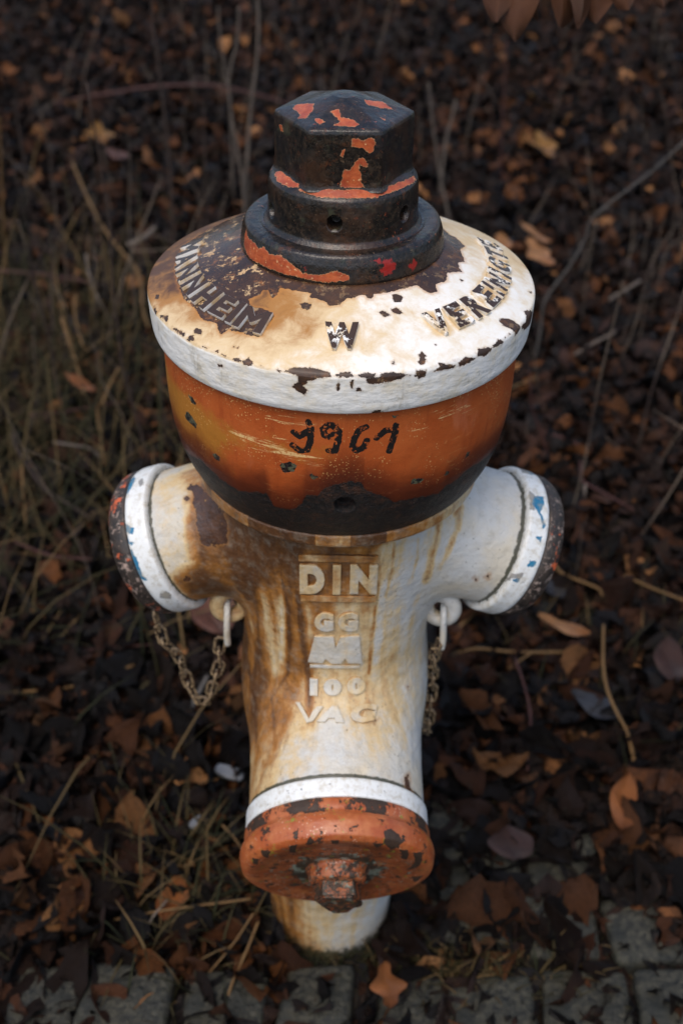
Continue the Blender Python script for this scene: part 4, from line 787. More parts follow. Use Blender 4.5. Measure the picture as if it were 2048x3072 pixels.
# dark band right under the neck ring, fading to the right
st = np.maximum(st, (.85 * np.clip((bz - .665) / .03, 0, 1)) * np.clip((40 - baz) / 20, 0, 1))
c, n, s, w = axis_frame('F'); tF = (BV - c) @ n
radF = np.linalg.norm((BV - c) - tF[:, None] * n, axis=1)
onF = np.clip((tF - .07) / .07, 0, 1) * (radF < .11)
st = st * (1 - onF) + onF * np.interp(BV[:, 0], [-.09, -.05, -.01, .09], [.52, .40, .16, .10])
st = np.where(bz < .28, np.where(tF < .06, np.interp(BV[:, 0], [-.08, -.04, 0, .08], [.42, .25, .10, .30]), st), st)
st = np.maximum(st, .50 * np.exp(-(cx / .046) ** 6 - ((cv - .434) / .030) ** 6))
st = np.maximum(st, .30 * np.exp(-(cx / .03) ** 6 - ((cv - .350) / .060) ** 6))
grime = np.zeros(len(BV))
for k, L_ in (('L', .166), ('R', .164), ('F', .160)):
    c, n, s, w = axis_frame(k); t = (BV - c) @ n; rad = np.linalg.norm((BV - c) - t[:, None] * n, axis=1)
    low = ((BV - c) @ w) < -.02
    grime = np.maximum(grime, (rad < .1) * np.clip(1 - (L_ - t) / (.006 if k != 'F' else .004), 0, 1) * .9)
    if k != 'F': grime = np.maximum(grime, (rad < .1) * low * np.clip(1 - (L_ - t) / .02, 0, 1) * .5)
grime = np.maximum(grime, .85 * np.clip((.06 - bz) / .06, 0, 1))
cylv = np.stack([np.radians(baz) * .095, np.zeros(len(BV)), bz * .24], 1)
body = link('body', mesh_np('body', BV, BF, True, dict(stain=st, bare=bare, grime=grime, cyl=cylv)), MAT['body'], hydrant)
body['label'] = 'white cast body with brown rust streaks'

def wrap_body(V, x0, x1, v0, v1, h, lean=0.0):
    x = (x0 + (x1 - x0) * V[:, 0]) / 1000 + lean * (V[:, 1] - .5); v = (v0 + (v1 - v0) * V[:, 1]) / 1000
    Q = body_hit(x, v); N = body_nrm(Q)
    return Q + N * ((V[:, 2] * 1.4 - .4) * h)[:, None]
def body_word(name, glyphs, label, bold=.03, st=.30):
    parts, lows = [], []
    for ch, args in glyphs:
        V, T = letter_mesh(ch, bold=bold) if isinstance(ch, str) else ch
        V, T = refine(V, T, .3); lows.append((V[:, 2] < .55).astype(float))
        parts.append((wrap_body(V, *args), [T]))
    V, F = join(parts)
    az = np.arctan2(V[:, 0], -V[:, 1])
    cy = np.stack([az * .095, np.zeros(len(V)), V[:, 2] * .24], 1)
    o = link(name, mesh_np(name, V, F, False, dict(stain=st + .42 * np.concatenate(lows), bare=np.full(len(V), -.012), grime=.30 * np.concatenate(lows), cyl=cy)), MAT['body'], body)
    o['label'] = label
    return o
def unitbox(p):
    p = np.array(p, float); lo, hi = p.min(0), p.max(0); return (p - lo) / (hi - lo), lo, hi
HB = .0028
bar = block_mesh([(0, 0), (1, 0), (1, 1), (0, 1)], 0, 1, .04)
def gb(x0, x1, v0, v1, h=HB, lean=0.): return (x0, x1, v0, v1, h, lean)
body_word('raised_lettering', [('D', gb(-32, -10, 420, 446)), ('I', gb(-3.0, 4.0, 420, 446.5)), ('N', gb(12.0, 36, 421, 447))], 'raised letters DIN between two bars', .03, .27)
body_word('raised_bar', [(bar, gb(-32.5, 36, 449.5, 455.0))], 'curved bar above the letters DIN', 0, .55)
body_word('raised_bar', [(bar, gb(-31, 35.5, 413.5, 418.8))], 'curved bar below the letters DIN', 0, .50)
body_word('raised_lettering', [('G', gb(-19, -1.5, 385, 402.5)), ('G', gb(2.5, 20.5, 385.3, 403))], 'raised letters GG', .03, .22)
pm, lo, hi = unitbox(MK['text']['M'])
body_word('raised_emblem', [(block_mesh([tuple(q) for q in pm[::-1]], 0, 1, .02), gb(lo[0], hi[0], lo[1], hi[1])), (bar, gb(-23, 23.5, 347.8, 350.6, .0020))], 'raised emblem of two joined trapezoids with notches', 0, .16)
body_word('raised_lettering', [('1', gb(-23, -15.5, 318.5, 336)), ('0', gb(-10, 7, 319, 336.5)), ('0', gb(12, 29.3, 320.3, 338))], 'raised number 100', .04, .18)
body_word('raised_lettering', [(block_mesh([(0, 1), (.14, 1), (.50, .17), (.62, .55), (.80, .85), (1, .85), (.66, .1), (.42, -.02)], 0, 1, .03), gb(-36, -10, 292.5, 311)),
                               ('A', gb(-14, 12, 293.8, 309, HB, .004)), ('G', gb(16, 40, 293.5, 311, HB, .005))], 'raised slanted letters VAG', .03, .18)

# --- outlets -------------------------------------------------------------------------------------------------
def attach(name, prof, frame, mat, attrs, nseg=360, parent=hydrant):
    g = lathe(prof, nseg, frame=frame)
    return link(name, lathe_mesh(name, g, attrs(g)), mat, parent), g
def ring_attrs(side):
    def f(g):
        far = g['A'] * 0
        blue = marks_sd(g['A'], g['S'], g['rr'], MK['ring_%s_blue' % side]) if side else np.full(g['A'].shape, NO)
        grey = marks_sd(g['A'], g['S'], g['rr'], MK['ring_%s_grey' % side]) if side else np.full(g['A'].shape, -.0021)
        azd = np.degrees(g['A'])
        if side == 'right': blue = np.maximum(blue, np.where((g['S'] > .024) & (g['S'] < .029), -.0022, NO))
        gr = np.clip(1.15 - g['S'] / .0125, 0, 1) * .75 + np.clip((g['S'] - g['S'].max() + .003) / .003, 0, 1) * .7
        if not side:
            gr = np.clip(1.1 - g['S'] / .0075, 0, 1) * .85 + np.clip((g['S'] - g['S'].max() + .004) / .003, 0, 1) * .8
            if 0: grey = np.maximum(grey, marks_sd(g['A'], g['S'], g['rr'], [[(28, 12), (33, 11), (37, 17), (33, 21), (30, 17)], [(-3, 9), (4, 9), (4, 14), (-3, 14)]]))
        return dict(blue=blue, grey=grey, grime=gr)
    return f
oL, _ = attach('coupling_ring', RING_S, 'L', MAT['ring'], ring_attrs('left')); oL['label'] = 'white coupling ring with light blue flakes'
oR, _ = attach('coupling_ring', RING_S, 'R', MAT['ring'], ring_attrs('right')); oR['label'] = 'white coupling ring with dark blue patches'
oF, _ = attach('coupling_ring', RING_F, 'F', MAT['ring'], ring_attrs(None)); oF['label'] = 'narrow white coupling ring above the orange cap'
def cap_attrs(p):
    def f(g): return dict(pale=np.clip((g['S'] - .012) / .004, 0, 1) * p)
    return f
cL, _ = attach('outlet_cap', CAP_S, 'L', MAT['sidecap'], cap_attrs(1.0)); cL['label'] = 'black outlet cap with orange and pale flakes'
cR, _ = attach('outlet_cap', CAP_S, 'R', MAT['sidecap'], cap_attrs(.75)); cR['label'] = 'brown black outlet cap with few flakes'
def fcap(g):
    s = g['S']; ch = marks_sd(g['A'], s, g['rr'], MK['cap_chips'])
    zz = np.interp(s[0], arc_len(CAP_F), CAP_F[:, 1])[None].repeat(len(s), 0)
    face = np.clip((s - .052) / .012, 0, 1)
    rad_ = np.interp(s[0], arc_len(CAP_F), CAP_F[:, 0])[None].repeat(len(s), 0)
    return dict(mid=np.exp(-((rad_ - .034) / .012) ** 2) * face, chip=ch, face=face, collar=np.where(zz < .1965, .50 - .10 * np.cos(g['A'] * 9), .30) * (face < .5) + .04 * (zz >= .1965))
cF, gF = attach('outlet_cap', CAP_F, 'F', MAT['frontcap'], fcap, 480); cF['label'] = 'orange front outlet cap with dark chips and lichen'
# lug in the middle of the front cap
c, n, sx, w = axis_frame('F')
def local(p): p = np.asarray(p, float); return c + p[..., 2:3] * n + p[..., 0:1] * sx + p[..., 1:2] * w
BOSS = smooth_prof(resample([(.040, .2175), (.031, .2195), (.0285, .2215), (.0275, .2300), (.0250, .2340), (.012, .2350), (0, .2352)], .0011), 1)
g = lathe(BOSS, 180, frame='F')
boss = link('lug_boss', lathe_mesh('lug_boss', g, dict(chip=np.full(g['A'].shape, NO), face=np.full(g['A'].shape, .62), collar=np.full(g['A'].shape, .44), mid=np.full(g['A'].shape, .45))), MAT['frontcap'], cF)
def prism(pts, z0, z1, inset):
    V, T = block_mesh(pts, z0, z1, inset); return V, T
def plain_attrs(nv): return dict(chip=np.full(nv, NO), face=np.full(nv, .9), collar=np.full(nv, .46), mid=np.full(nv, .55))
tri = [(.0235 * math.sin(R_(a)) * f, .0235 * math.cos(R_(a)) * f - .004) for a, f in ((38, 1), (82, .95), (150, .98), (172, 1.35), (200, 1.38), (262, .95), (322, 1))]
V, T = prism(tri[::-1], .232, .2500, .0022)
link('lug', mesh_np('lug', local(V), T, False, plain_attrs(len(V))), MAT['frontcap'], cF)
hk = spline([(-.004, -.020, .236), (-.014, -.034, .240), (-.022, -.047, .236), (-.016, -.058, .232), (-.004, -.054, .232), (.004, -.044, .234)], 20)
V, F = tube(local(hk), np.linspace(.0042, .0028, len(hk)), 8)
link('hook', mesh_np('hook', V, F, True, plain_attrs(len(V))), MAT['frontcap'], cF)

# chain eyes cast on the sides of the body, with white wire hooks
EYES = [np.array([-.1050, -.022, .548]), np.array([.1050, -.020, .546])]
def torus(cn, ax1, ax2, R, r, nseg=28, nr=10, sy=1.0):
    V, F = [], []
    ax1, ax2 = np.array(ax1, float), np.array(ax2, float); ax1 /= np.linalg.norm(ax1); ax2 = ax2 - ax1 * (ax1 @ ax2); ax2 /= np.linalg.norm(ax2); nn_ = np.cross(ax1, ax2)
    for i in range(nseg):
        a = 2 * PI * i / nseg; rad = ax1 * math.cos(a) + ax2 * math.sin(a)
        ctr = cn + R * (ax1 * math.cos(a) + ax2 * math.sin(a) * sy)
        for k in range(nr):
            b = 2 * PI * k / nr; V.append(ctr + r * (rad * math.cos(b) + nn_ * math.sin(b)))
    for i in range(nseg):
        for k in range(nr): F.append([i * nr + k, ((i + 1) % nseg) * nr + k, ((i + 1) % nseg) * nr + (k + 1) % nr, i * nr + (k + 1) % nr])
    return np.array(V), [np.array(F)]
def body_attrs(V, st, gr):
    az = np.arctan2(V[:, 0], -V[:, 1])
    return dict(stain=np.full(len(V), st), bare=np.full(len(V), -.012), grime=np.full(len(V), gr), cyl=np.stack([az * .095, V[:, 1], V[:, 2] * .24], 1))
for sd, e, st in ((-1, EYES[0], .45), (1, EYES[1], .16)):
    V, F = torus(e, (1 * sd, -.25, 0), (0, 0, 1), .0140, .0078, 36, 14, 1.15)
    link('chain_eye', mesh_np('chain_eye', V, F, True, body_attrs(V, st, .25)), MAT['body'], hydrant)
    hook = spline([e + (.004 * sd, .010, .004), e + (.003 * sd, -.006, .001), e + (.003 * sd, -.0135, -.010), e + (.004 * sd, -.014, -.030), e + (.004 * sd, -.012, -.046)], 20)
    V, F = tube(hook, .0034, 8)
    link('chain_hook', mesh_np('chain_hook', V, F, True, body_attrs(V, .12, .2)), MAT['body'], hydrant)

# chains
mc = Mat('rusty_chain'); nz = mc.noise(300, 5, .7)
m_chain = mc.finish(mc.mix(mc.step(nz, .42, .6), (.045, .024, .012), (.34, .24, .13)), .55, mc.math('MULTIPLY', nz, .0008))
def link_mesh():
    Lh, Wd, r = .0085, .0052, .0017
    pts = []
    for k in range(20):
        a = 2 * PI * k / 20
        pts.append((Lh * np.sign(math.cos(a)) * 1.0 + Wd * math.cos(a) if abs(math.cos(a)) > 1e-6 else 0, Wd * math.sin(a), 0))
    P_ = np.array(pts); V, F = [], []
    n_, m_ = len(P_), 6
    for i in range(n_):
        t = P_[(i + 1) % n_] - P_[i - 1]; t /= np.linalg.norm(t); a = np.cross(t, [0, 0, 1])
        for k in range(m_):
            b = 2 * PI * k / m_; V.append(P_[i] + r * (a * math.cos(b) + np.array([0, 0, 1]) * math.sin(b)))
    for i in range(n_):
        for k in range(m_): F.append([i * m_ + k, i * m_ + (k + 1) % m_, ((i + 1) % n_) * m_ + (k + 1) % m_, ((i + 1) % n_) * m_ + k])
    me = mesh_np('link', np.array(V), np.array(F), True); me.materials.append(m_chain); return me
LINK = link_mesh(); PITCH = .0205
def chain(path, label, jit=.12):
    root = bpy.data.objects.new('chain', None); COL.objects.link(root); root.parent = hydrant; root['label'] = label
    p = spline(path, 120); s = np.concatenate([[0], np.cumsum(np.linalg.norm(np.diff(p, axis=0), axis=1))])
    n = int(s[-1] / PITCH)
    for i in range(n):
        q0 = np.array([np.interp((i) * PITCH, s, p[:, k]) for k in range(3)]); q1 = np.array([np.interp((i + 1) * PITCH, s, p[:, k]) for k in range(3)])
        t = q1 - q0; t /= np.linalg.norm(t) + 1e-9
        up = np.array([0, -1, .3]) if i % 2 else np.array([1, 0, .2])
        up = up + rng.normal(0, jit, 3)
        y = np.cross(up, t); y /= np.linalg.norm(y); z = np.cross(t, y); m_ = (q0 + q1) / 2
        o = bpy.data.objects.new('link', LINK); COL.objects.link(o); o.parent = root
        o.matrix_local = Matrix(((t[0], y[0], z[0], m_[0]), (t[1], y[1], z[1], m_[1]), (t[2], y[2], z[2], m_[2]), (0, 0, 0, 1)))
c, n, sx, w = axis_frame('L')
capb = c + n * .207 - w * .066
e = EYES[0]
chain([(-0.1872,0.0000,0.5117),(-0.1826,0.0000,0.4857),(-0.1790,0.0000,0.4635),(-0.1696,0.0050,0.4514),(-0.1641,0.0100,0.4196),(-0.1578,0.0100,0.3879),(-0.1474,-0.0000,0.3784),(-0.1352,-0.0100,0.4014),(-0.1268,-0.0200,0.4393),(-0.1195,-0.0250,0.4671),(-0.1189,-0.0300,0.4976),(-0.1105,-0.0330,0.5184)], 'rusty chain from the black cap to the left eye')
e = EYES[1]
chain([(0.1062,-0.0320,0.5087),(0.1034,-0.0200,0.4786),(0.1047,-0.0100,0.4466),(0.1068,0.0000,0.4111),(0.1067,0.0000,0.3795),(0.1069,0.0050,0.3443),(0.1052,0.0150,0.3191),(0.1010,0.0300,0.3250),(0.0979,0.0400,0.3586)], 'rusty chain hanging from the right eye close beside the body')

# ================================================================ THE GROUND
def proj(Q):
    d = Q - EYE; z = d @ FWD
    return .5 + (3400 / 2048) * (d @ RGT) / z, .5 - (3400 / 3072) * (d @ UPV) / z, z
def hfield(x, y):
    """gentle height of the forest floor"""
    return .018 * np.sin(x * 2.1 + .7) * np.sin(y * 1.7) * np.clip((y - .3) / 1.0, 0, 1) + .012 * np.sin(x * 5.3 + y * 3.1) * np.clip((y - .3) / 1., 0, 1) + .055 * np.clip(y - 2.2, 0, 30)
ms = Mat('dark_wet_soil'); a = ms.noise(40, 6, .7)
m_soil = ms.finish(ms.mix(a, (.006, .005, .004), (.020, .013, .008)), .8, ms.math('MULTIPLY', a, .02))
xs = np.concatenate([np.linspace(-60, -4, 18)[:-1], np.linspace(-4, 4, 161), np.linspace(4, 60, 18)[1:]]); ys = np.concatenate([np.linspace(-40, -2, 12)[:-1], np.linspace(-2, 9, 221), np.linspace(9, 90, 24)[1:]])
X, Y = np.meshgrid(xs, ys, indexing='ij'); Z = hfield(X, Y) + rng.normal(0, .003, X.shape) - .004
n1, n2 = X.shape; idx = np.arange(n1 * n2).reshape(n1, n2)
F = np.stack([idx[:-1, :-1], idx[1:, :-1], idx[1:, 1:], idx[:-1, 1:]], -1).reshape(-1, 4)
ground = link('ground', mesh_np('ground', np.stack([X, Y, Z], -1).reshape(-1, 3), F), m_soil)
tag(ground, 'dark wet forest floor under the fallen leaves', kind='structure')

# --- fallen leaves -------------------------------------------------------------------------------------------
def m_leaf(name, src):
    m = Mat(name)
    if src == 'attr': t1, t2 = m.attr('tone'), m.attr('tint')
    else:
        oi = m.t.nodes.new('ShaderNodeObjectInfo'); t0 = oi.outputs['Random']; t1 = m.math('POWER', t0, 1.5); t2 = m.math('FRACT', m.math('MULTIPLY', t0, 17.3))
    c = m.ramp(t1, [(0, (.002, .0018, .002)), (.20, (.006, .0038, .003)), (.38, (.016, .007, .004)), (.55, (.038, .0135, .0058)), (.72, (.074, .026, .009)), (.87, (.155, .058, .018)), (1.0, (.38, .18, .068))])
    c = m.mix(m.math('MULTIPLY', m.step(t2, .62, .95), .45), c, (.012, .013, .016))
    blot = m.noise(90, 4, .65)
    c = m.mix(m.math('MULTIPLY', m.step(m.noise(38, 5, .7, off=5), .40, .70), .75), c, (.007, .0045, .004))
    c = m.mix(m.math('MULTIPLY', m.step(blot, .55, .75), .35), c, (.12, .055, .022))
    uv = m.attr('luv', True)
    v = m.t.nodes.new('ShaderNodeTexWave'); v.inputs['Scale'].default_value = 5.0; v.inputs['Distortion'].default_value = 1.0; m.t.links.new(uv, v.inputs['Vector'])
    rough = m.mixf(m.math('FRACT', m.math('MULTIPLY', t2, 7.7)), .32, .85)
    h = m.math('ADD', m.math('MULTIPLY', v.outputs['Fac'], .0006), m.math('MULTIPLY', blot, .006))
    return m.finish(c, rough, h, spec=.20)
M_LEAF, M_LEAF1 = m_leaf('fallen_leaf_mass', 'attr'), m_leaf('fallen_leaf', 'obj')
def leaf_shape(kind, curl, fold, seed):
    r = np.random.default_rng(seed)
    rows = 9; t = np.linspace(0, 1, rows)
    if kind == 0: wv = np.sin(PI * t ** .85) ** .8 * .34
    elif kind == 1: wv = np.sin(PI * t ** 1.1) ** .9 * .27 * (1 + .22 * np.cos(t * PI * 6))
    elif kind == 2: wv = np.sin(PI * t) ** .6 * .42 * (1 + .12 * np.cos(t * PI * 4 + 1))
    else: wv = np.sin(PI * t ** .7) ** .8 * .22
    V = []; U = []
    for i in range(rows):
        for u in (-1, -.5, 0, .5, 1):
            wd = wv[i] * (1 + .12 * r.normal())
            x, y = u * wd, t[i] - .5
            z = fold * abs(u) * wd * 1.2 + curl * (y * y) * 1.6 + .07 * math.sin(8 * y + 3 * u + seed) + .045 * math.sin(15 * y - 5 * u + 2 * seed) * abs(u) + .022 * r.normal()
            V.append((x + .04 * math.sin(3 * y + seed), y, z)); U.append((y * 2 + abs(u) * .5, u, 0))
    F = [[i * 5 + k, i * 5 + k + 1, (i + 1) * 5 + k + 1, (i + 1) * 5 + k] for i in range(rows - 1) for k in range(4)]
    return np.array(V), np.array(F), np.array(U)
SHAPES = [leaf_shape(k % 4, c_, f_, k * 7 + 1) for k, (c_, f_) in enumerate([(.2, .5), (-.5, .3), (.6, -.5), (-.3, .8), (.9, .2), (-.8, -.3), (.3, -.6), (.5, .9), (-1.0, .5), (.1, .2), (-.2, -.4), (.8, -.8)])]
SHAPE1 = []
for k, (V, F, U) in enumerate(SHAPES):
    me = mesh_np('leaf', V, F, True, dict(luv=U)); me.materials.append(M_LEAF1); SHAPE1.append(me)
NL = 46000
ly = -.75 + 7.6 * rng.random(NL) ** 1.25
lx = (rng.random(NL) * 2 - 1) * (.62 + .36 * (ly + .87))
# keep the hydrant's foot, and most of the kerb stones, clear
on_kerb = (ly < -.085) & (rng.random(NL) < .38)
onset = (lx > .13) & (lx < .40) & (ly > -.09) & (ly < .10) & (rng.random(NL) < .42)
keep = (np.hypot(lx, ly) > .098) & ~on_kerb & ~onset
lx, ly = lx[keep], ly[keep]; NL = len(lx)
lz = hfield(lx, ly) + .002 + .036 * rng.random(NL) ** 1.6 * np.where(ly < -.07, .3, 1)
size = np.clip(rng.normal(.062, .019, NL), .02, .115)
yawl = rng.random(NL) * 2 * PI
tx, ty = rng.normal(0, .55, NL), rng.normal(0, .55, NL)
shp = rng.integers(0, len(SHAPES), NL)
tone = np.clip(rng.beta(1.0, 2.1, NL) * 1.05, 0, 1); tint = rng.random(NL)
def rotm(a, b, c):
    ca, sa, cb, sb, cc, sc = np.cos(a), np.sin(a), np.cos(b), np.sin(b), np.cos(c), np.sin(c)
    Rz = np.stack([np.stack([ca, -sa, 0 * a], -1), np.stack([sa, ca, 0 * a], -1), np.stack([0 * a, 0 * a, 1 + 0 * a], -1)], -2)
    Rx = np.stack([np.stack([1 + 0 * b, 0 * b, 0 * b], -1), np.stack([0 * b, cb, -sb], -1), np.stack([0 * b, sb, cb], -1)], -2)
    Ry = np.stack([np.stack([cc, 0 * c, sc], -1), np.stack([0 * c, 1 + 0 * c, 0 * c], -1), np.stack([-sc, 0 * c, cc], -1)], -2)
    return Rz @ Rx @ Ry
RM = rotm(yawl, tx, ty)
px_, py_, dep = proj(np.stack([lx, ly, lz], -1))
inview = (px_ > .01) & (px_ < .99) & (py_ > .01) & (py_ < .99)
hid = (np.abs(px_ - .5) < .13) & (py_ > .1) & (py_ < .9)
score = size / dep * inview * ~hid * (1 + lz * 12)
single = np.zeros(NL, bool); single[np.argsort(-score)[:270]] = True
for i in np.nonzero(single)[0]:
    o = bpy.data.objects.new('leaf', SHAPE1[shp[i]]); COL.objects.link(o); o.parent = ground
    A = RM[i] * size[i]
    o.matrix_local = Matrix(((*A[0], lx[i]), (*A[1], ly[i]), (*A[2], lz[i] + .006), (0, 0, 0, 1)))
def leaf_mass(name, sel, parent=None):
    Vs, Fs, At, Ti, Lu, off = [], [], [], [], [], 0
    for k, (V, F, U) in enumerate(SHAPES):
        ii = sel[shp[sel] == k]
        if not len(ii): continue
        W = np.einsum('nij,vj->nvi', RM[ii] * size[ii][:, None, None], V) + np.stack([lx[ii], ly[ii], lz[ii]], -1)[:, None]
        nv = len(V)
        Vs.append(W.reshape(-1, 3)); Fs.append((F[None] + (np.arange(len(ii)) * nv)[:, None, None] + off).reshape(-1, 4))
        At.append(np.repeat(tone[ii], nv)); Ti.append(np.repeat(tint[ii], nv)); Lu.append(np.tile(U, (len(ii), 1))); off += nv * len(ii)
    return link(name, mesh_np(name, np.concatenate(Vs), np.concatenate(Fs), True, dict(tone=np.concatenate(At), tint=np.concatenate(Ti), luv=np.concatenate(Lu))), M_LEAF, parent)
litter = leaf_mass('leaf_litter', np.nonzero(~single)[0])
tag(litter, 'thick carpet of wet brown fallen leaves around the hydrant', kind='stuff')

# --- granite setts of the kerb -------------------------------------------------------------------------------
mg = Mat('weathered_granite'); a = mg.noise(26, 5, .7); b = mg.vor(260); gsp = mg.noise(300, 4, .75, off=4)
cg = mg.mix(mg.step(mg.noise(110, 4, .7), .35, .65), (.005, .006, .0045), (.046, .043, .028))
cg = mg.mix(mg.math('MULTIPLY', mg.step(a, .42, .62), .8), cg, (.006, .008, .006)); cg = mg.mix(mg.math('MULTIPLY', mg.step(gsp, .58, .66), .55), cg, (.11, .10, .072)); cg = mg.mix(mg.math('MULTIPLY', mg.step(mg.noise(18, 4, .7, off=9), .5, .65), .85), cg, (.012, .015, .005))
m_sett = mg.finish(cg, .7, mg.math('ADD', mg.math('MULTIPLY', mg.noise(70, 5, .7), .006), mg.math('MULTIPLY', a, .01)))
mj = Mat('joint_sand'); a = mj.noise(150, 4)
m_joint = mj.finish(mj.mix(a, (.008, .006, .005), (.022, .018, .012)), .85, mj.math('MULTIPLY', a, .004))
import bmesh
def sett_mesh(seed, sx, sy):
    r = np.random.default_rng(seed); bm = bmesh.new(); bmesh.ops.create_cube(bm, size=1)
    for v in bm.verts:
        v.co.x *= sx; v.co.y *= sy; v.co.z *= .09
        v.co += Vector(r.normal(0, .0045, 3)) * (1 if v.co.z > 0 else .3)
    bmesh.ops.bevel(bm, geom=[e for e in bm.edges], offset=.011, segments=3, profile=.6, affect='EDGES')
    me = bpy.data.meshes.new('cobblestone'); bm.to_mesh(me); bm.free()
    for p in me.polygons: p.use_smooth = True
    me.materials.append(m_sett); return me
SETT = [sett_mesh(k, *q) for k, q in enumerate([(.094, .088), (.086, .094), (.100, .090), (.090, .080)])]
px0 = np.linspace(-1.6, 1.6, 9); py0 = np.array([-.62, -.09]); X, Y = np.meshgrid(px0, py0, indexing='ij')
pave = link('pavement', mesh_np('pavement', np.stack([X, Y, np.full_like(X, .0035)], -1).reshape(-1, 3), np.array([[2 * i, 2 * i + 2, 2 * i + 3, 2 * i + 1] for i in range(8)]), False), m_joint)
tag(pave, 'strip of old granite setts with mossy joints at the hydrant foot', kind='structure')
def sett(x, y, z=0., k=None, rz=0.):
    o = bpy.data.objects.new('cobblestone', SETT[rng.integers(0, 4) if k is None else k]); COL.objects.link(o); o.parent = pave
    o.location = (x, y, -.024 + z); o.rotation_euler = (rng.normal(0, .05), rng.normal(0, .05), rz + rng.normal(0, .06))
for row, yy in enumerate((-.145, -.252, -.358, -.465)):
    for k in range(-13, 14):
        sett(k * .109 + (.03 if row % 2 else .0) + rng.normal(0, .005) - .015, yy + rng.normal(0, .006), rng.normal(0, .004))
for x, y in ((.185, -.03), (.290, -.035), (.205, .045), (.315, .055), (.152, .115), (.395, -.045)):
    sett(x, y, .006 + rng.normal(0, .003), rz=.1)

# --- grass, moss, dead stalks --------------------------------------------------------------------------------
def m_grass():
    m = Mat('grass_blades'); t = m.attr('tone')
    c = m.ramp(t, [(0, (.012, .015, .007)), (.25, (.017, .018, .007)), (.5, (.036, .029, .012)), (.75, (.085, .057, .024)), (1, (.18, .115, .052))])
    return m.finish(c, .75, spec=.15)
M_GRASS = m_grass()
def blades(name, base, length, tones, lean=.5, width=.0022, seed=1, nseg=5, dirs=None):
    r = np.random.default_rng(seed); n = len(base)
    phi = r.random(n) * 2 * PI if dirs is None else dirs
    t = np.linspace(0, 1, nseg)
    ln = length * (0.6 + .6 * r.random(n)); le = lean * (.4 + 1.0 * r.random(n))
    hor = (t[None] ** 1.7) * (ln * le)[:, None]; ver = t[None] * (ln * np.sqrt(np.clip(1 - le * le, .08, 1)))[:, None] - (t[None] ** 3) * (ln * le * .25)[:, None]
    ctr = base[:, None] + np.stack([hor * np.cos(phi)[:, None], hor * np.sin(phi)[:, None], ver], -1)
    side = np.stack([-np.sin(phi), np.cos(phi), 0 * phi], -1)[:, None]
    w = (width * (1 - t ** 2 * .9))[None, :, None] * (.6 + .8 * r.random(n))[:, None, None]
    up = np.array([0, 0, 1.])
    V = np.stack([ctr - side * w, ctr + side * w * .2 + up * w * .5, ctr + side * w], 2)   # creased blade
    nv = nseg * 3; V = V.reshape(n, nv, 3)
    q = []
    for i in range(nseg - 1):
        for k in (0, 1): q.append([i * 3 + k, i * 3 + k + 1, (i + 1) * 3 + k + 1, (i + 1) * 3 + k])
    F = (np.array(q)[None] + (np.arange(n) * nv)[:, None, None]).reshape(-1, 4)
    o = link(name, mesh_np(name, V.reshape(-1, 3), F, True, dict(tone=np.repeat(tones, nv))), M_GRASS)
    return o
def scatter(n, fn):
    p = fn(n); return np.stack([p[0], p[1], hfield(p[0], p[1])], -1)
# a tangle of bare stems nobody could count
parts = []
for k in range(430):
    side_ = rng.random()
    y = rng.uniform(.5, 4.6); w_ = .30 * (y + .87) + .25
    x = -abs(rng.normal(.62, .35)) * w_ * 1.3 if side_ < .62 else abs(rng.normal(.7, .3)) * w_ * 1.3
    z = float(hfield(np.array(x), np.array(y))); hgt = rng.uniform(.12, .55); le = rng.normal(0, .22, 2)
    if rng.random() < .4: hgt *= .25; le = rng.normal(0, 1.0, 2)
    p = [(x + le[0] * hgt * t ** 1.5 + rng.normal(0, .006), y + le[1] * hgt * t ** 1.5 + rng.normal(0, .006), z + .01 + hgt * t * (1 if hgt > .13 else .4)) for t in (0, .3, .6, .85, 1.0)]
    r0 = rng.uniform(.0009, .0022)
    parts.append(tube(spline(p, 14), np.linspace(r0, r0 * .5, len(spline(p, 14))), 4, False))
    if rng.random() < .4:
        q = np.array(p[2]); d = rng.normal(0, .5, 3) * hgt * .5; d[2] = abs(d[2]); parts.append(tube(spline([q, q + d * .5 + rng.normal(0, .004, 3), q + d], 8), r0 * .5, 4, False))
V, F = join([(v, [f for f in fs if len(f)]) for v, fs in parts])
mt = Mat('thin_bare_stems'); a = mt.noise(4, 3)
tag(link('undergrowth', mesh_np('undergrowth', V, F), mt.finish(mt.mix(mt.step(a, .4, .6), (.030, .020, .017), (.15, .115, .085)), .7, spec=.2)), 'tangle of thin bare stems and twigs behind and beside the hydrant', kind='stuff')
# matted dry grass at the left
b = scatter(1700, lambda n: (np.clip(-.78 + .28 * rng.normal(size=n) , -1.6, -.24), 1.05 + .42 * rng.normal(size=n)))
tag(blades('dry_grass', b, .30, np.clip(rng.beta(2, 2.2, len(b)), 0, 1), .75, .0019, 3), 'matted brown and olive dead grass left of the hydrant', kind='stuff')
b = scatter(330, lambda n: (-.20 + .05 * rng.normal(size=n), .00 + .075 * rng.normal(size=n)))
b = b[np.hypot(b[:, 0], b[:, 1]) > .09]
tag(blades('green_grass', b, .12, np.clip(rng.beta(2.4, 2.2, len(b)), 0, 1), .9, .0016, 5), 'thin green and straw grass blades at the left of the hydrant foot', kind='stuff')
b = scatter(700, lambda n: (.19 + .065 * rng.normal(size=n), -.095 + .02 * rng.normal(size=n)))
tag(blades('dead_grass', b, .055, np.clip(.55 + .22 * rng.normal(size=len(b)), 0, 1), .95, .0015, 6), 'yellowish dead grass between the kerb stones on the right', kind='stuff')
b = scatter(260, lambda n: (rng.uniform(-.1, .12, n), -.088 + .012 * rng.normal(size=n)))
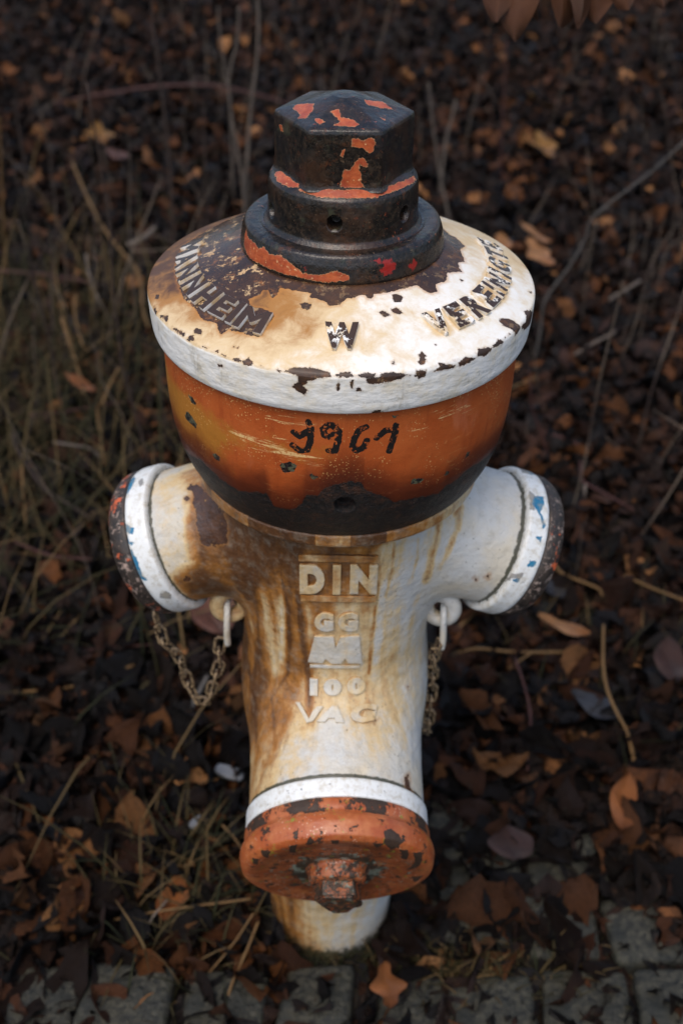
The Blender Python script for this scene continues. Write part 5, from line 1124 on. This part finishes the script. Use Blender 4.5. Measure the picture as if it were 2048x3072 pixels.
tag(blades('moss_grass', b, .03, np.clip(.25 + .15 * rng.normal(size=len(b)), 0, 1), .8, .0012, 8), 'short green moss and grass in front of the hydrant foot', kind='stuff')
b = scatter(260, lambda n: (.38 + .12 * rng.normal(size=n), .50 + .14 * rng.normal(size=n)))
tag(blades('green_grass', b, .10, np.clip(rng.beta(2, 2.6, len(b)), 0, 1), .85, .0013, 12), 'sparse green grass among leaves right of the hydrant', kind='stuff')

def m_twig(name, c1, c2, rough=.6):
    m = Mat(name); a = m.noise(60, 4, .6, stretch=(1, 1, .3)); return m.finish(m.mix(a, c1, c2), rough, m.math('MULTIPLY', a, .002), spec=.2)
TW = dict(pale=m_twig('pale_dead_stalk', (.06, .048, .04), (.16, .13, .105)), dark=m_twig('dark_stalk', (.020, .014, .012), (.065, .045, .036)),
          red=m_twig('reddish_bramble', (.030, .012, .011), (.085, .038, .032)), straw=m_twig('straw', (.07, .038, .014), (.18, .105, .042)), grey=m_twig('grey_wood', (.04, .038, .036), (.12, .11, .10)))
GRP = {}
def stalk(name, pts, r0, r1, mat, label, cat, group=None, n=28, wob=.0):
    p = spline(pts, n); p = p + rng.normal(0, wob, p.shape)
    base = np.array([p[0][0], p[0][1], p[0][2]])
    V, F = tube(p - base, np.linspace(r0, r1, len(p)), 6)
    o = link(name, mesh_np(name, V, F), TW[mat]); o.location = base
    return tag(o, label, cat, group)
stalk('dead_stalk', [(-0.444,1.940,-0.010),(-0.440,1.919,0.083),(-0.436,1.919,0.308),(-0.443,1.919,0.467),(-0.449,1.919,0.619),(-0.448,1.919,0.705)], 0.005, 0.003, 'dark', 'tall dark stalk behind the left edge of the cover', 'stalk', 'thin bare stalks standing in the leaves')
stalk('dead_stalk', [(-0.263,2.033,-0.010),(-0.259,2.011,0.151),(-0.244,2.011,0.310),(-0.237,2.011,0.378),(-0.213,2.011,0.547),(-0.211,2.011,0.690)], 0.006, 0.0035, 'pale', 'tall pale forked stalk left of the hexagonal nut', 'stalk', 'thin bare stalks standing in the leaves')
stalk('dead_stalk', [(-0.258,2.011,-0.010),(-0.260,1.990,0.195),(-0.272,1.990,0.292),(-0.287,1.990,0.449),(-0.261,1.990,0.561),(-0.255,1.990,0.635)], 0.0045, 0.002, 'pale', 'crooked pale stalk crossing the tall forked one', 'stalk', 'thin bare stalks standing in the leaves')
stalk('dead_stalk', [(-0.325,2.358,-0.010),(-0.319,2.334,0.310),(-0.329,2.334,0.371),(-0.339,2.334,0.487),(-0.340,2.334,0.553)], 0.0035, 0.002, 'pale', 'short thin pale stalk behind the crooked one', 'stalk', 'thin bare stalks standing in the leaves')
stalk('dead_stalk', [(-0.365,0.950,-0.010),(-0.366,0.936,0.043),(-0.378,0.936,0.132),(-0.395,0.936,0.241),(-0.397,0.936,0.325),(-0.398,0.936,0.414),(-0.391,0.936,0.519),(-0.393,0.936,0.567),(-0.395,0.936,0.646),(-0.402,0.936,0.768)], 0.0032, 0.0014, 'dark', 'long bent dark stalk rising beside the left outlet', 'stalk', 'thin bare stalks standing in the leaves')
stalk('dead_stalk', [(-0.380,2.116,-0.010),(-0.370,2.093,0.153),(-0.367,2.093,0.297),(-0.367,2.093,0.383)], 0.004, 0.002, 'dark', 'straight dark stalk in the leaves above the cover left side', 'stalk', 'thin bare stalks standing in the leaves')
stalk('dead_stalk', [(-0.870,2.139,-0.010),(-0.857,2.116,0.135),(-0.857,2.116,0.280),(-0.861,2.116,0.367)], 0.004, 0.002, 'dark', 'dark stalk near the upper left edge of the picture', 'stalk', 'thin bare stalks standing in the leaves')
stalk('dead_stalk', [(-0.837,1.728,-0.010),(-0.816,1.708,0.177),(-0.795,1.708,0.342),(-0.780,1.708,0.458)], 0.0035, 0.0015, 'straw', 'olive stalk at the far left edge', 'stalk', 'thin bare stalks standing in the leaves')
stalk('dead_stalk', [(-0.102,2.527,-0.010),(-0.116,2.502,0.261),(-0.130,2.502,0.465),(-0.124,2.502,0.570)], 0.004, 0.003, 'dark', 'dark brown sapling stem behind the nut on its left', 'stalk', 'thin bare stalks standing in the leaves')
stalk('dead_stalk', [(0.302,2.193,-0.010),(0.296,2.170,0.052),(0.264,2.170,0.172),(0.239,2.170,0.292),(0.218,2.170,0.415)], 0.005, 0.002, 'pale', 'pale curved stalk right of the nut', 'stalk', 'thin bare stalks standing in the leaves')
stalk('dead_stalk', [(0.295,2.414,-0.010),(0.288,2.389,0.056),(0.294,2.389,0.186),(0.303,2.389,0.238),(0.314,2.389,0.304)], 0.006, 0.003, 'pale', 'thicker pale stalk leaning right beside the curved one', 'stalk', 'thin bare stalks standing in the leaves')
stalk('dead_stalk', [(0.494,2.558,-0.010),(0.474,2.532,0.124),(0.468,2.532,0.263),(0.460,2.532,0.432)], 0.004, 0.002, 'red', 'thin reddish stem among dark leaves upper right', 'stalk', 'thin bare stalks standing in the leaves')
stalk('fallen_branch', [(0.453,1.425,-0.010),(0.445,1.407,0.033),(0.448,1.407,0.106),(0.449,1.407,0.177),(0.493,1.407,0.261),(0.518,1.407,0.327),(0.524,1.407,0.369),(0.583,1.407,0.427),(0.633,1.407,0.474),(0.690,1.407,0.540)], 0.003, 0.0016, 'grey', 'long grey branch arching to the upper right edge', 'branch', 'thin bare stalks standing in the leaves')
stalk('dead_stalk', [(0.440,1.033,-0.010),(0.431,1.019,0.006),(0.402,1.019,0.079),(0.377,1.019,0.138),(0.360,1.019,0.223)], 0.0028, 0.0013, 'red', 'reddish stalk right of the orange bowl', 'stalk', 'thin bare stalks standing in the leaves')
stalk('twig', [(0.751,1.759,0.060),(0.660,1.680,0.045),(0.592,1.613,0.030)], 0.004, 0.005, 'pale', 'pale stick pointing up right, above its twin', 'twig', 'twigs and straws lying on the leaves')
stalk('twig', [(0.637,1.486,0.060),(0.562,1.427,0.050),(0.509,1.376,0.040),(0.500,1.328,0.030)], 0.0035, 0.003, 'pale', 'pale forked stick below its twin on the right', 'twig', 'twigs and straws lying on the leaves')
stalk('twig', [(0.416,1.070,0.050),(0.462,1.052,0.045),(0.490,1.035,0.040)], 0.003, 0.002, 'red', 'short red twig at the right of the bowl', 'twig', 'twigs and straws lying on the leaves')
stalk('twig', [(0.475,0.969,0.050),(0.470,0.926,0.050),(0.469,0.899,0.050),(0.510,0.854,0.050),(0.549,0.810,0.050)], 0.003, 0.002, 'red', 'bent red twig above the right outlet cap', 'twig', 'twigs and straws lying on the leaves')
stalk('twig', [(0.471,0.888,0.050),(0.466,0.859,0.035),(0.457,0.827,0.020)], 0.0035, 0.002, 'pale', 'small pale twig hanging from the bent red one', 'twig', 'twigs and straws lying on the leaves')
stalk('twig', [(0.317,1.052,0.150),(0.345,1.114,0.125),(0.414,1.203,0.100)], 0.0025, 0.002, 'straw', 'yellow straw touching the orange bowl at its right', 'twig', 'twigs and straws lying on the leaves')
stalk('twig', [(0.378,0.651,0.050),(0.390,0.623,0.050),(0.442,0.588,0.050),(0.448,0.567,0.050)], 0.0035, 0.002, 'straw', 'kinked straw beside the right outlet cap', 'twig', 'twigs and straws lying on the leaves')
stalk('twig', [(0.495,0.621,0.050),(0.540,0.587,0.050),(0.589,0.557,0.050)], 0.0025, 0.002, 'straw', 'thin straw running out at the right edge', 'twig', 'twigs and straws lying on the leaves')
stalk('twig', [(0.252,0.537,0.060),(0.227,0.518,0.050),(0.200,0.492,0.040)], 0.003, 0.003, 'straw', 'straw leaning from under the right outlet', 'twig', 'twigs and straws lying on the leaves')
stalk('twig', [(0.172,0.422,0.040),(0.185,0.429,0.040),(0.226,0.445,0.040),(0.293,0.439,0.040),(0.395,0.442,0.040)], 0.0032, 0.0026, 'straw', 'long level straw right of the body', 'twig', 'twigs and straws lying on the leaves')
stalk('twig', [(0.273,0.401,0.040),(0.293,0.416,0.045),(0.313,0.430,0.050)], 0.0022, 0.0018, 'straw', 'short straw branching from the long level one', 'twig', 'twigs and straws lying on the leaves')
stalk('twig', [(0.413,0.420,0.120),(0.404,0.356,0.102),(0.406,0.318,0.084),(0.418,0.288,0.066),(0.432,0.264,0.048),(0.437,0.210,0.030)], 0.0024, 0.003, 'straw', 'upright bent straw on the right between large leaves', 'twig', 'twigs and straws lying on the leaves')
stalk('twig', [(0.282,0.403,0.060),(0.293,0.333,0.050),(0.293,0.285,0.040),(0.280,0.206,0.030)], 0.0022, 0.0025, 'red', 'curved brown stem lying down the right side', 'twig', 'twigs and straws lying on the leaves')
stalk('twig', [(-0.788,2.355,0.120),(-0.698,2.123,0.098),(-0.616,1.944,0.075),(-0.526,1.803,0.052),(-0.506,1.793,0.030)], 0.0038, 0.0045, 'straw', 'thick straw culm leaning toward the cover left rim', 'twig', 'twigs and straws lying on the leaves')
stalk('twig', [(-0.566,1.937,0.050),(-0.526,1.949,0.065),(-0.498,1.987,0.080)], 0.008, 0.006, 'pale', 'pale curled reed leaf left of the cover', 'twig', 'twigs and straws lying on the leaves')
stalk('twig', [(-0.608,1.352,0.140),(-0.581,1.286,0.110),(-0.553,1.219,0.080),(-0.539,1.180,0.050)], 0.0045, 0.0035, 'straw', 'bright straw blade standing in the left grass', 'twig', 'twigs and straws lying on the leaves')
stalk('twig', [(-0.588,1.422,0.160),(-0.585,1.375,0.140),(-0.550,1.269,0.120),(-0.538,1.281,0.100)], 0.0026, 0.0026, 'straw', 'hooked straw blade right of the bright one', 'twig', 'twigs and straws lying on the leaves')
stalk('twig', [(-0.628,1.723,0.120),(-0.603,1.634,0.097),(-0.563,1.546,0.073),(-0.535,1.494,0.050)], 0.0036, 0.003, 'pale', 'slanting pale stalk in the left grass', 'twig', 'twigs and straws lying on the leaves')
stalk('twig', [(-0.442,1.108,0.160),(-0.458,1.080,0.136),(-0.471,1.050,0.112),(-0.486,1.068,0.088),(-0.474,1.014,0.064),(-0.453,0.938,0.040)], 0.003, 0.003, 'straw', 'orange brown bent stem in the left grass', 'twig', 'twigs and straws lying on the leaves')
stalk('twig', [(-0.836,1.665,0.100),(-0.719,1.662,0.093),(-0.634,1.648,0.087),(-0.591,1.633,0.080)], 0.004, 0.003, 'red', 'purplish twig lying level at the left edge', 'twig', 'twigs and straws lying on the leaves')
stalk('twig', [(-0.624,1.050,0.080),(-0.558,1.075,0.073),(-0.488,1.115,0.067),(-0.435,1.145,0.060)], 0.003, 0.0025, 'red', 'purplish twig lying above the left outlet', 'twig', 'twigs and straws lying on the leaves')
stalk('twig', [(-0.498,1.659,0.120),(-0.471,1.579,0.107),(-0.458,1.499,0.093),(-0.437,1.432,0.080)], 0.004, 0.003, 'straw', 'straw close to the left rim of the cover', 'twig', 'twigs and straws lying on the leaves')
stalk('twig', [(-0.584,0.845,0.100),(-0.573,0.791,0.070),(-0.559,0.731,0.040)], 0.0022, 0.003, 'straw', 'thin upright straw at the left edge below the grass', 'twig', 'twigs and straws lying on the leaves')
stalk('twig', [(-0.567,0.683,0.050),(-0.494,0.648,0.050),(-0.422,0.639,0.050)], 0.0025, 0.002, 'red', 'red twig lying left of the black outlet cap', 'twig', 'twigs and straws lying on the leaves')
stalk('twig', [(-0.616,0.924,0.120),(-0.605,0.899,0.102),(-0.542,0.806,0.085),(-0.507,0.790,0.068),(-0.441,0.751,0.050)], 0.003, 0.002, 'dark', 'dark slanting stalk below the left grass', 'twig', 'twigs and straws lying on the leaves')
stalk('twig', [(-0.543,0.925,0.100),(-0.506,0.927,0.093),(-0.477,0.927,0.087),(-0.454,0.909,0.080)], 0.0028, 0.002, 'pale', 'pale short reed above the left outlet cap', 'twig', 'twigs and straws lying on the leaves')
stalk('twig', [(-0.402,0.435,0.030),(-0.350,0.446,0.030),(-0.292,0.452,0.030)], 0.002, 0.002, 'red', 'faint red twig lying below the left outlet cap', 'twig', 'twigs and straws lying on the leaves')
stalk('twig', [(-0.489,0.342,0.030),(-0.401,0.357,0.030),(-0.316,0.405,0.030)], 0.0022, 0.002, 'straw', 'long thin brown straw in the dark lower left leaves', 'twig', 'twigs and straws lying on the leaves')
stalk('stick', [(-0.195,0.364,0.050),(-0.203,0.345,0.043),(-0.213,0.320,0.035),(-0.224,0.290,0.028),(-0.225,0.268,0.020)], 0.0035, 0.0065, 'grey', 'grey weathered stick behind the hanging chain', 'stick', 'twigs and straws lying on the leaves')
stalk('straw', [(-0.276,-0.046,0.030),(-0.227,-0.041,0.040),(-0.182,-0.039,0.050),(-0.100,-0.032,0.060)], 0.0016, 0.0018, 'straw', 'long straw pointing at the front cap', 'straw', 'twigs and straws lying on the leaves')
stalk('straw', [(-0.244,-0.096,0.020),(-0.233,-0.073,0.030),(-0.223,-0.049,0.040),(-0.206,-0.029,0.050)], 0.0014, 0.0014, 'pale', 'pale straw over the left kerb stones', 'straw', 'twigs and straws lying on the leaves')
stalk('straw', [(-0.257,0.025,0.030),(-0.215,0.029,0.035),(-0.177,0.032,0.040)], 0.0014, 0.0014, 'straw', 'short straw left of the foot', 'straw', 'twigs and straws lying on the leaves')
stalk('straw', [(-0.089,-0.057,0.050),(-0.101,-0.090,0.040),(-0.115,-0.124,0.030),(-0.122,-0.145,0.020)], 0.0018, 0.0018, 'straw', 'yellow straw crossing a kerb stone below the foot', 'straw', 'twigs and straws lying on the leaves')
stalk('straw', [(-0.147,-0.110,0.020),(-0.118,-0.081,0.040),(-0.095,-0.052,0.060)], 0.0013, 0.0013, 'straw', 'fine straw leaning at the foot', 'straw', 'twigs and straws lying on the leaves')
stalk('straw', [(-0.146,0.080,0.060),(-0.130,0.065,0.055),(-0.118,0.050,0.050)], 0.0014, 0.0014, 'straw', 'fine straw beside the front cap', 'straw', 'twigs and straws lying on the leaves')
stalk('bramble_shoot', [(-1.224,3.000,-0.021),(-1.132,3.000,0.036),(-0.941,3.000,0.087),(-0.791,3.000,0.115),(-0.643,3.000,0.140),(-0.497,3.000,0.149),(-0.388,3.000,0.141),(-0.207,3.000,0.098),(-0.173,3.000,0.061)], 0.006, 0.004, 'red', 'arching reddish bramble shoot in the upper left', 'bramble', '')


# --- leaves that stand out of the litter ---------------------------------------------------------------------
def m_one(name, c1, c2, rough=.45, vein=True):
    m = Mat(name); a = m.noise(7, 5, .7); uv = m.attr('luv', True)
    v = m.t.nodes.new('ShaderNodeTexWave'); v.inputs['Scale'].default_value = 6.0; v.inputs['Distortion'].default_value = .6; m.t.links.new(uv, v.inputs['Vector'])
    c = m.mix(m.step(a, .35, .7), c1, c2); c = m.mix(m.math('MULTIPLY', v.outputs['Fac'], .35), c, tuple(x * .45 for x in c1))
    return m.finish(c, rough, m.math('MULTIPLY', v.outputs['Fac'], .0012))
LM = dict(yellow=m_one('yellow_leaf', (.27, .13, .024), (.14, .055, .012)), tan=m_one('tan_leaf', (.42, .20, .075), (.26, .10, .03)), orange=m_one('orange_leaf', (.30, .10, .022), (.16, .05, .012)),
          pink=m_one('pinkish_leaf', (.15, .060, .036), (.08, .030, .016)), brown=m_one('brown_purple_leaf', (.060, .027, .020), (.028, .013, .010)), grey=m_one('grey_leaf', (.060, .061, .070), (.030, .029, .033), .3),
          beech=m_one('beech_leaf', (.15, .055, .018), (.085, .028, .010), .6))
def big_leaf(loc, L, W, mat, label, rz, tilt=.15, lobes=0, seed=1, curl=.3):
    r = np.random.default_rng(seed); rows, cols = 15, 9; t = np.linspace(0, 1, rows)
    wv = np.sin(PI * t ** .92) ** .75 * .5
    if lobes: wv = wv * (1 + .38 * np.cos(t * PI * 2 * lobes))
    V, U = [], []
    for i in range(rows):
        for k in range(cols):
            u = (k / (cols - 1)) * 2 - 1
            y = (t[i] - .5) * L; x = u * wv[i] * W + .002 * math.sin(9 * t[i] + seed)
            V.append((x, y, L * (.10 * abs(u) * curl + curl * (t[i] - .5) ** 2 * .8 + .035 * math.sin(8 * t[i] + 2.5 * u + seed)))); U.append((t[i] * 2 + abs(u) * .45, u, 0))
    V = np.array(V) - [0, 0, 0]; F = [[i * cols + k, i * cols + k + 1, (i + 1) * cols + k + 1, (i + 1) * cols + k] for i in range(rows - 1) for k in range(cols - 1)]
    o = link('fallen_leaf', mesh_np('fallen_leaf', V, np.array(F), True, dict(luv=np.array(U))), LM[mat])
    o.location = (loc[0], loc[1], loc[2] + .012); o.rotation_euler = (tilt, tilt * .4, rz)
    return tag(o, label, 'leaf', 'single leaves that stand out of the litter')
big_leaf((.62, 2.63, .085), .11, .08, 'yellow', 'bright yellow lobed leaf, lower of the two yellow ones', .5, .5, 2, 1)
big_leaf((.655, 2.96, .11), .12, .085, 'yellow', 'yellow ragged leaf above the brightest one', 1.9, .5, 2, 2)
big_leaf((-.765, 2.66, .085), .085, .075, 'yellow', 'mustard brown leaf high on the left', .5, .6, 2, 3)
big_leaf((-.690, 2.52, .07), .075, .10, 'pink', 'pinkish orange leaf below the mustard one', 1.5, .35, 0, 4)
big_leaf((.500, 1.84, .08), .10, .09, 'tan', 'tan lobed leaf right of the cover rim', .9, .5, 2, 5)
big_leaf((.506, 1.96, .08), .095, .06, 'tan', 'pale tan leaf just above the lobed tan one', 1.3, .45, 0, 6)
big_leaf((.42, 1.93, .07), .06, .05, 'tan', 'small round peach leaf behind the cover rim', .3, .45, 0, 16)
big_leaf((.239, .065, .040), .052, .062, 'brown', 'round purplish brown leaf lying flat on the kerb stone', .0, .12, 0, 7, .1)
big_leaf((.368, .57, .05), .045, .036, 'grey', 'small pale grey leaf below the right outlet cap', .3, .2, 0, 8)
big_leaf((-.27, .69, .06), .095, .05, 'orange', 'orange leaf hanging by the left black cap', .8, .5, 0, 9)
big_leaf((.39, .31, .045), .08, .05, 'grey', 'slate grey curled leaf right of the pipe', 1.2, .25, 0, 10)
big_leaf((.364, .47, .055), .09, .035, 'tan', 'long golden leaf above the level straw', 1.45, .3, 0, 11)
big_leaf((.52, .40, .055), .075, .055, 'brown', 'large upright brown leaf near the right edge', .15, .5, 0, 12)
big_leaf((-.52, 1.09, .12), .075, .04, 'orange', 'orange leaf caught in the left grass', 1.3, .4, 0, 13)
big_leaf((-.20, .50, .05), .10, .075, 'pink', 'broad reddish brown leaf behind the left chain', .4, .35, 0, 14)
big_leaf((-.20, -.02, .03), .065, .035, 'orange', 'reddish leaf lying in the grass by the foot', -.3, .2, 0, 15)
big_leaf((.07, -.135, .03), .055, .034, 'orange', 'orange brown leaf between the kerb stones under the foot', .2, .2, 2, 17)
big_leaf((.40, .13, .045), .085, .04, 'orange', 'long rust coloured leaf by the right kerb stones', -.2, .3, 0, 18)

# --- flat stones ---------------------------------------------------------------------------------------------
def stone(loc, sx, sy, sz, rz, label, seed):
    r = np.random.default_rng(seed); bm = bmesh.new(); bmesh.ops.create_icosphere(bm, subdivisions=3, radius=1)
    for v in bm.verts:
        p = v.co; n_ = max(abs(p.x), abs(p.y) * 1.05) ; k = 1 / max(.62, n_ ** .55)
        v.co = Vector((p.x * k * sx, p.y * k * sy, max(-.6, min(.6, p.z)) * sz)) * (1 + .06 * mnoise.noise(p * 2 + Vector((seed, 0, 0))))
    me = bpy.data.meshes.new('flat_stone'); bm.to_mesh(me); bm.free()
    for p in me.polygons: p.use_smooth = True
    o = link('flat_stone', me, M_SLATE); o.location = loc; o.rotation_euler = (.08, .05, rz); return tag(o, label, 'stone')
ms2 = Mat('grey_slate'); a = ms2.noise(60, 4); M_SLATE = ms2.finish(ms2.mix(a, (.10, .11, .125), (.19, .20, .22)), .45, ms2.math('MULTIPLY', a, .003))
stone((-.148, .195, .028), .022, .010, .006, -.35, 'flat grey stone left of the pipe above the front cap', 1)
stone((-.186, .110, .025), .012, .006, .005, .9, 'small grey stone chip below the larger flat stone', 2)

# --- beech branch hanging into the top of the picture --------------------------------------------------------
br = empty('beech_branch', (.30, .35, 1.12)); tag(br, 'beech twig with hanging dry brown leaves at the top right', 'branch')
base = np.array([.30, .35, 1.12])
def tw(pts, r0, r1, nm='twig'):
    V, F = tube(spline(pts, 24) - base, np.linspace(r0, r1, len(spline(pts, 24))), 7)
    return link(nm, mesh_np(nm, V, F), TW['dark'], br)
tw([(1.5, .75, 1.75), (1.0, .55, 1.42), (.62, .42, 1.22), (.36, .36, 1.115), (.24, .35, 1.085), (.12, .34, 1.075)], .010, .0018)
tw([(.42, .37, 1.14), (.34, .33, 1.10), (.28, .31, 1.085)], .003, .0012)
tw([(.80, .48, 1.31), (.60, .50, 1.25), (.46, .52, 1.17), (.40, .53, 1.13)], .005, .0014)
def hang(x, y, ztip, L, W, rz, lean, seed):
    r = np.random.default_rng(seed); rows, cols = 13, 7; V, U = [], []
    for i in range(rows):
        t = i / (rows - 1); wv = math.sin(PI * min(1, t * .97 + .02) ** .85) ** .85 * .5 * W
        for k in range(cols):
            u = k / (cols - 1) * 2 - 1
            V.append((u * wv + .004 * math.sin(4 * t + seed), .006 * abs(u) + .010 * math.sin(3 * t + seed + u) * t, -t * L)); U.append((t * 2.2 - abs(u) * .5, u, 0))
    F = [[i * cols + k, i * cols + k + 1, (i + 1) * cols + k + 1, (i + 1) * cols + k] for i in range(rows - 1) for k in range(cols - 1)]
    o = link('leaf', mesh_np('leaf', np.array(V), np.array(F), True, dict(luv=np.array(U))), LM['beech'], br)
    o.location = Vector((x + math.sin(lean) * L, y, ztip + L)) - Vector(base); o.rotation_euler = (r.normal(-.2, .12), lean, rz)
for a_ in ((.150, .35, 1.026, .078, .042, .2, .15, 1), (.176, .35, 1.009, .088, .050, -.2, -.05, 2), (.197, .36, 1.020, .080, .044, .4, -.2, 3), (.218, .35, 1.022, .072, .034, -.5, .1, 4), (.229, .34, 1.024, .062, .030, .3, .0, 5),
           (.252, .34, 1.028, .070, .046, .1, -.1, 6), (.275, .35, 1.040, .058, .034, .5, .1, 7), (.320, .36, 1.038, .066, .042, -.1, -.15, 8), (.165, .37, 1.034, .066, .040, .9, .3, 9), (.300, .37, 1.052, .060, .034, .7, .2, 10),
           (.40, .52, 1.06, .07, .04, .3, .1, 11), (.46, .40, 1.08, .07, .04, .0, .1, 12), (.55, .44, 1.11, .075, .045, .5, -.1, 13), (.66, .46, 1.16, .07, .04, -.3, .1, 14), (.78, .50, 1.22, .075, .042, .2, .0, 15)):
    hang(a_[0], a_[1], a_[2] - .013, *a_[3:])
# thin bare twigs among the dark upper right
for k, (pts, lab) in enumerate([([(.98, 3.3, .0), (1.02, 3.3, .25), (1.10, 3.25, .50), (1.14, 3.2, .75)], 'thin bare twig rising at the upper right edge'),
                 ([(.90, 2.4, .0), (.86, 2.4, .18), (.78, 2.38, .34)], 'thin bare twig in the dark leaves on the right')]):
    stalk('dead_stalk', pts, .003, .0015, 'dark', lab, 'stalk', 'thin bare stalks standing in the leaves')
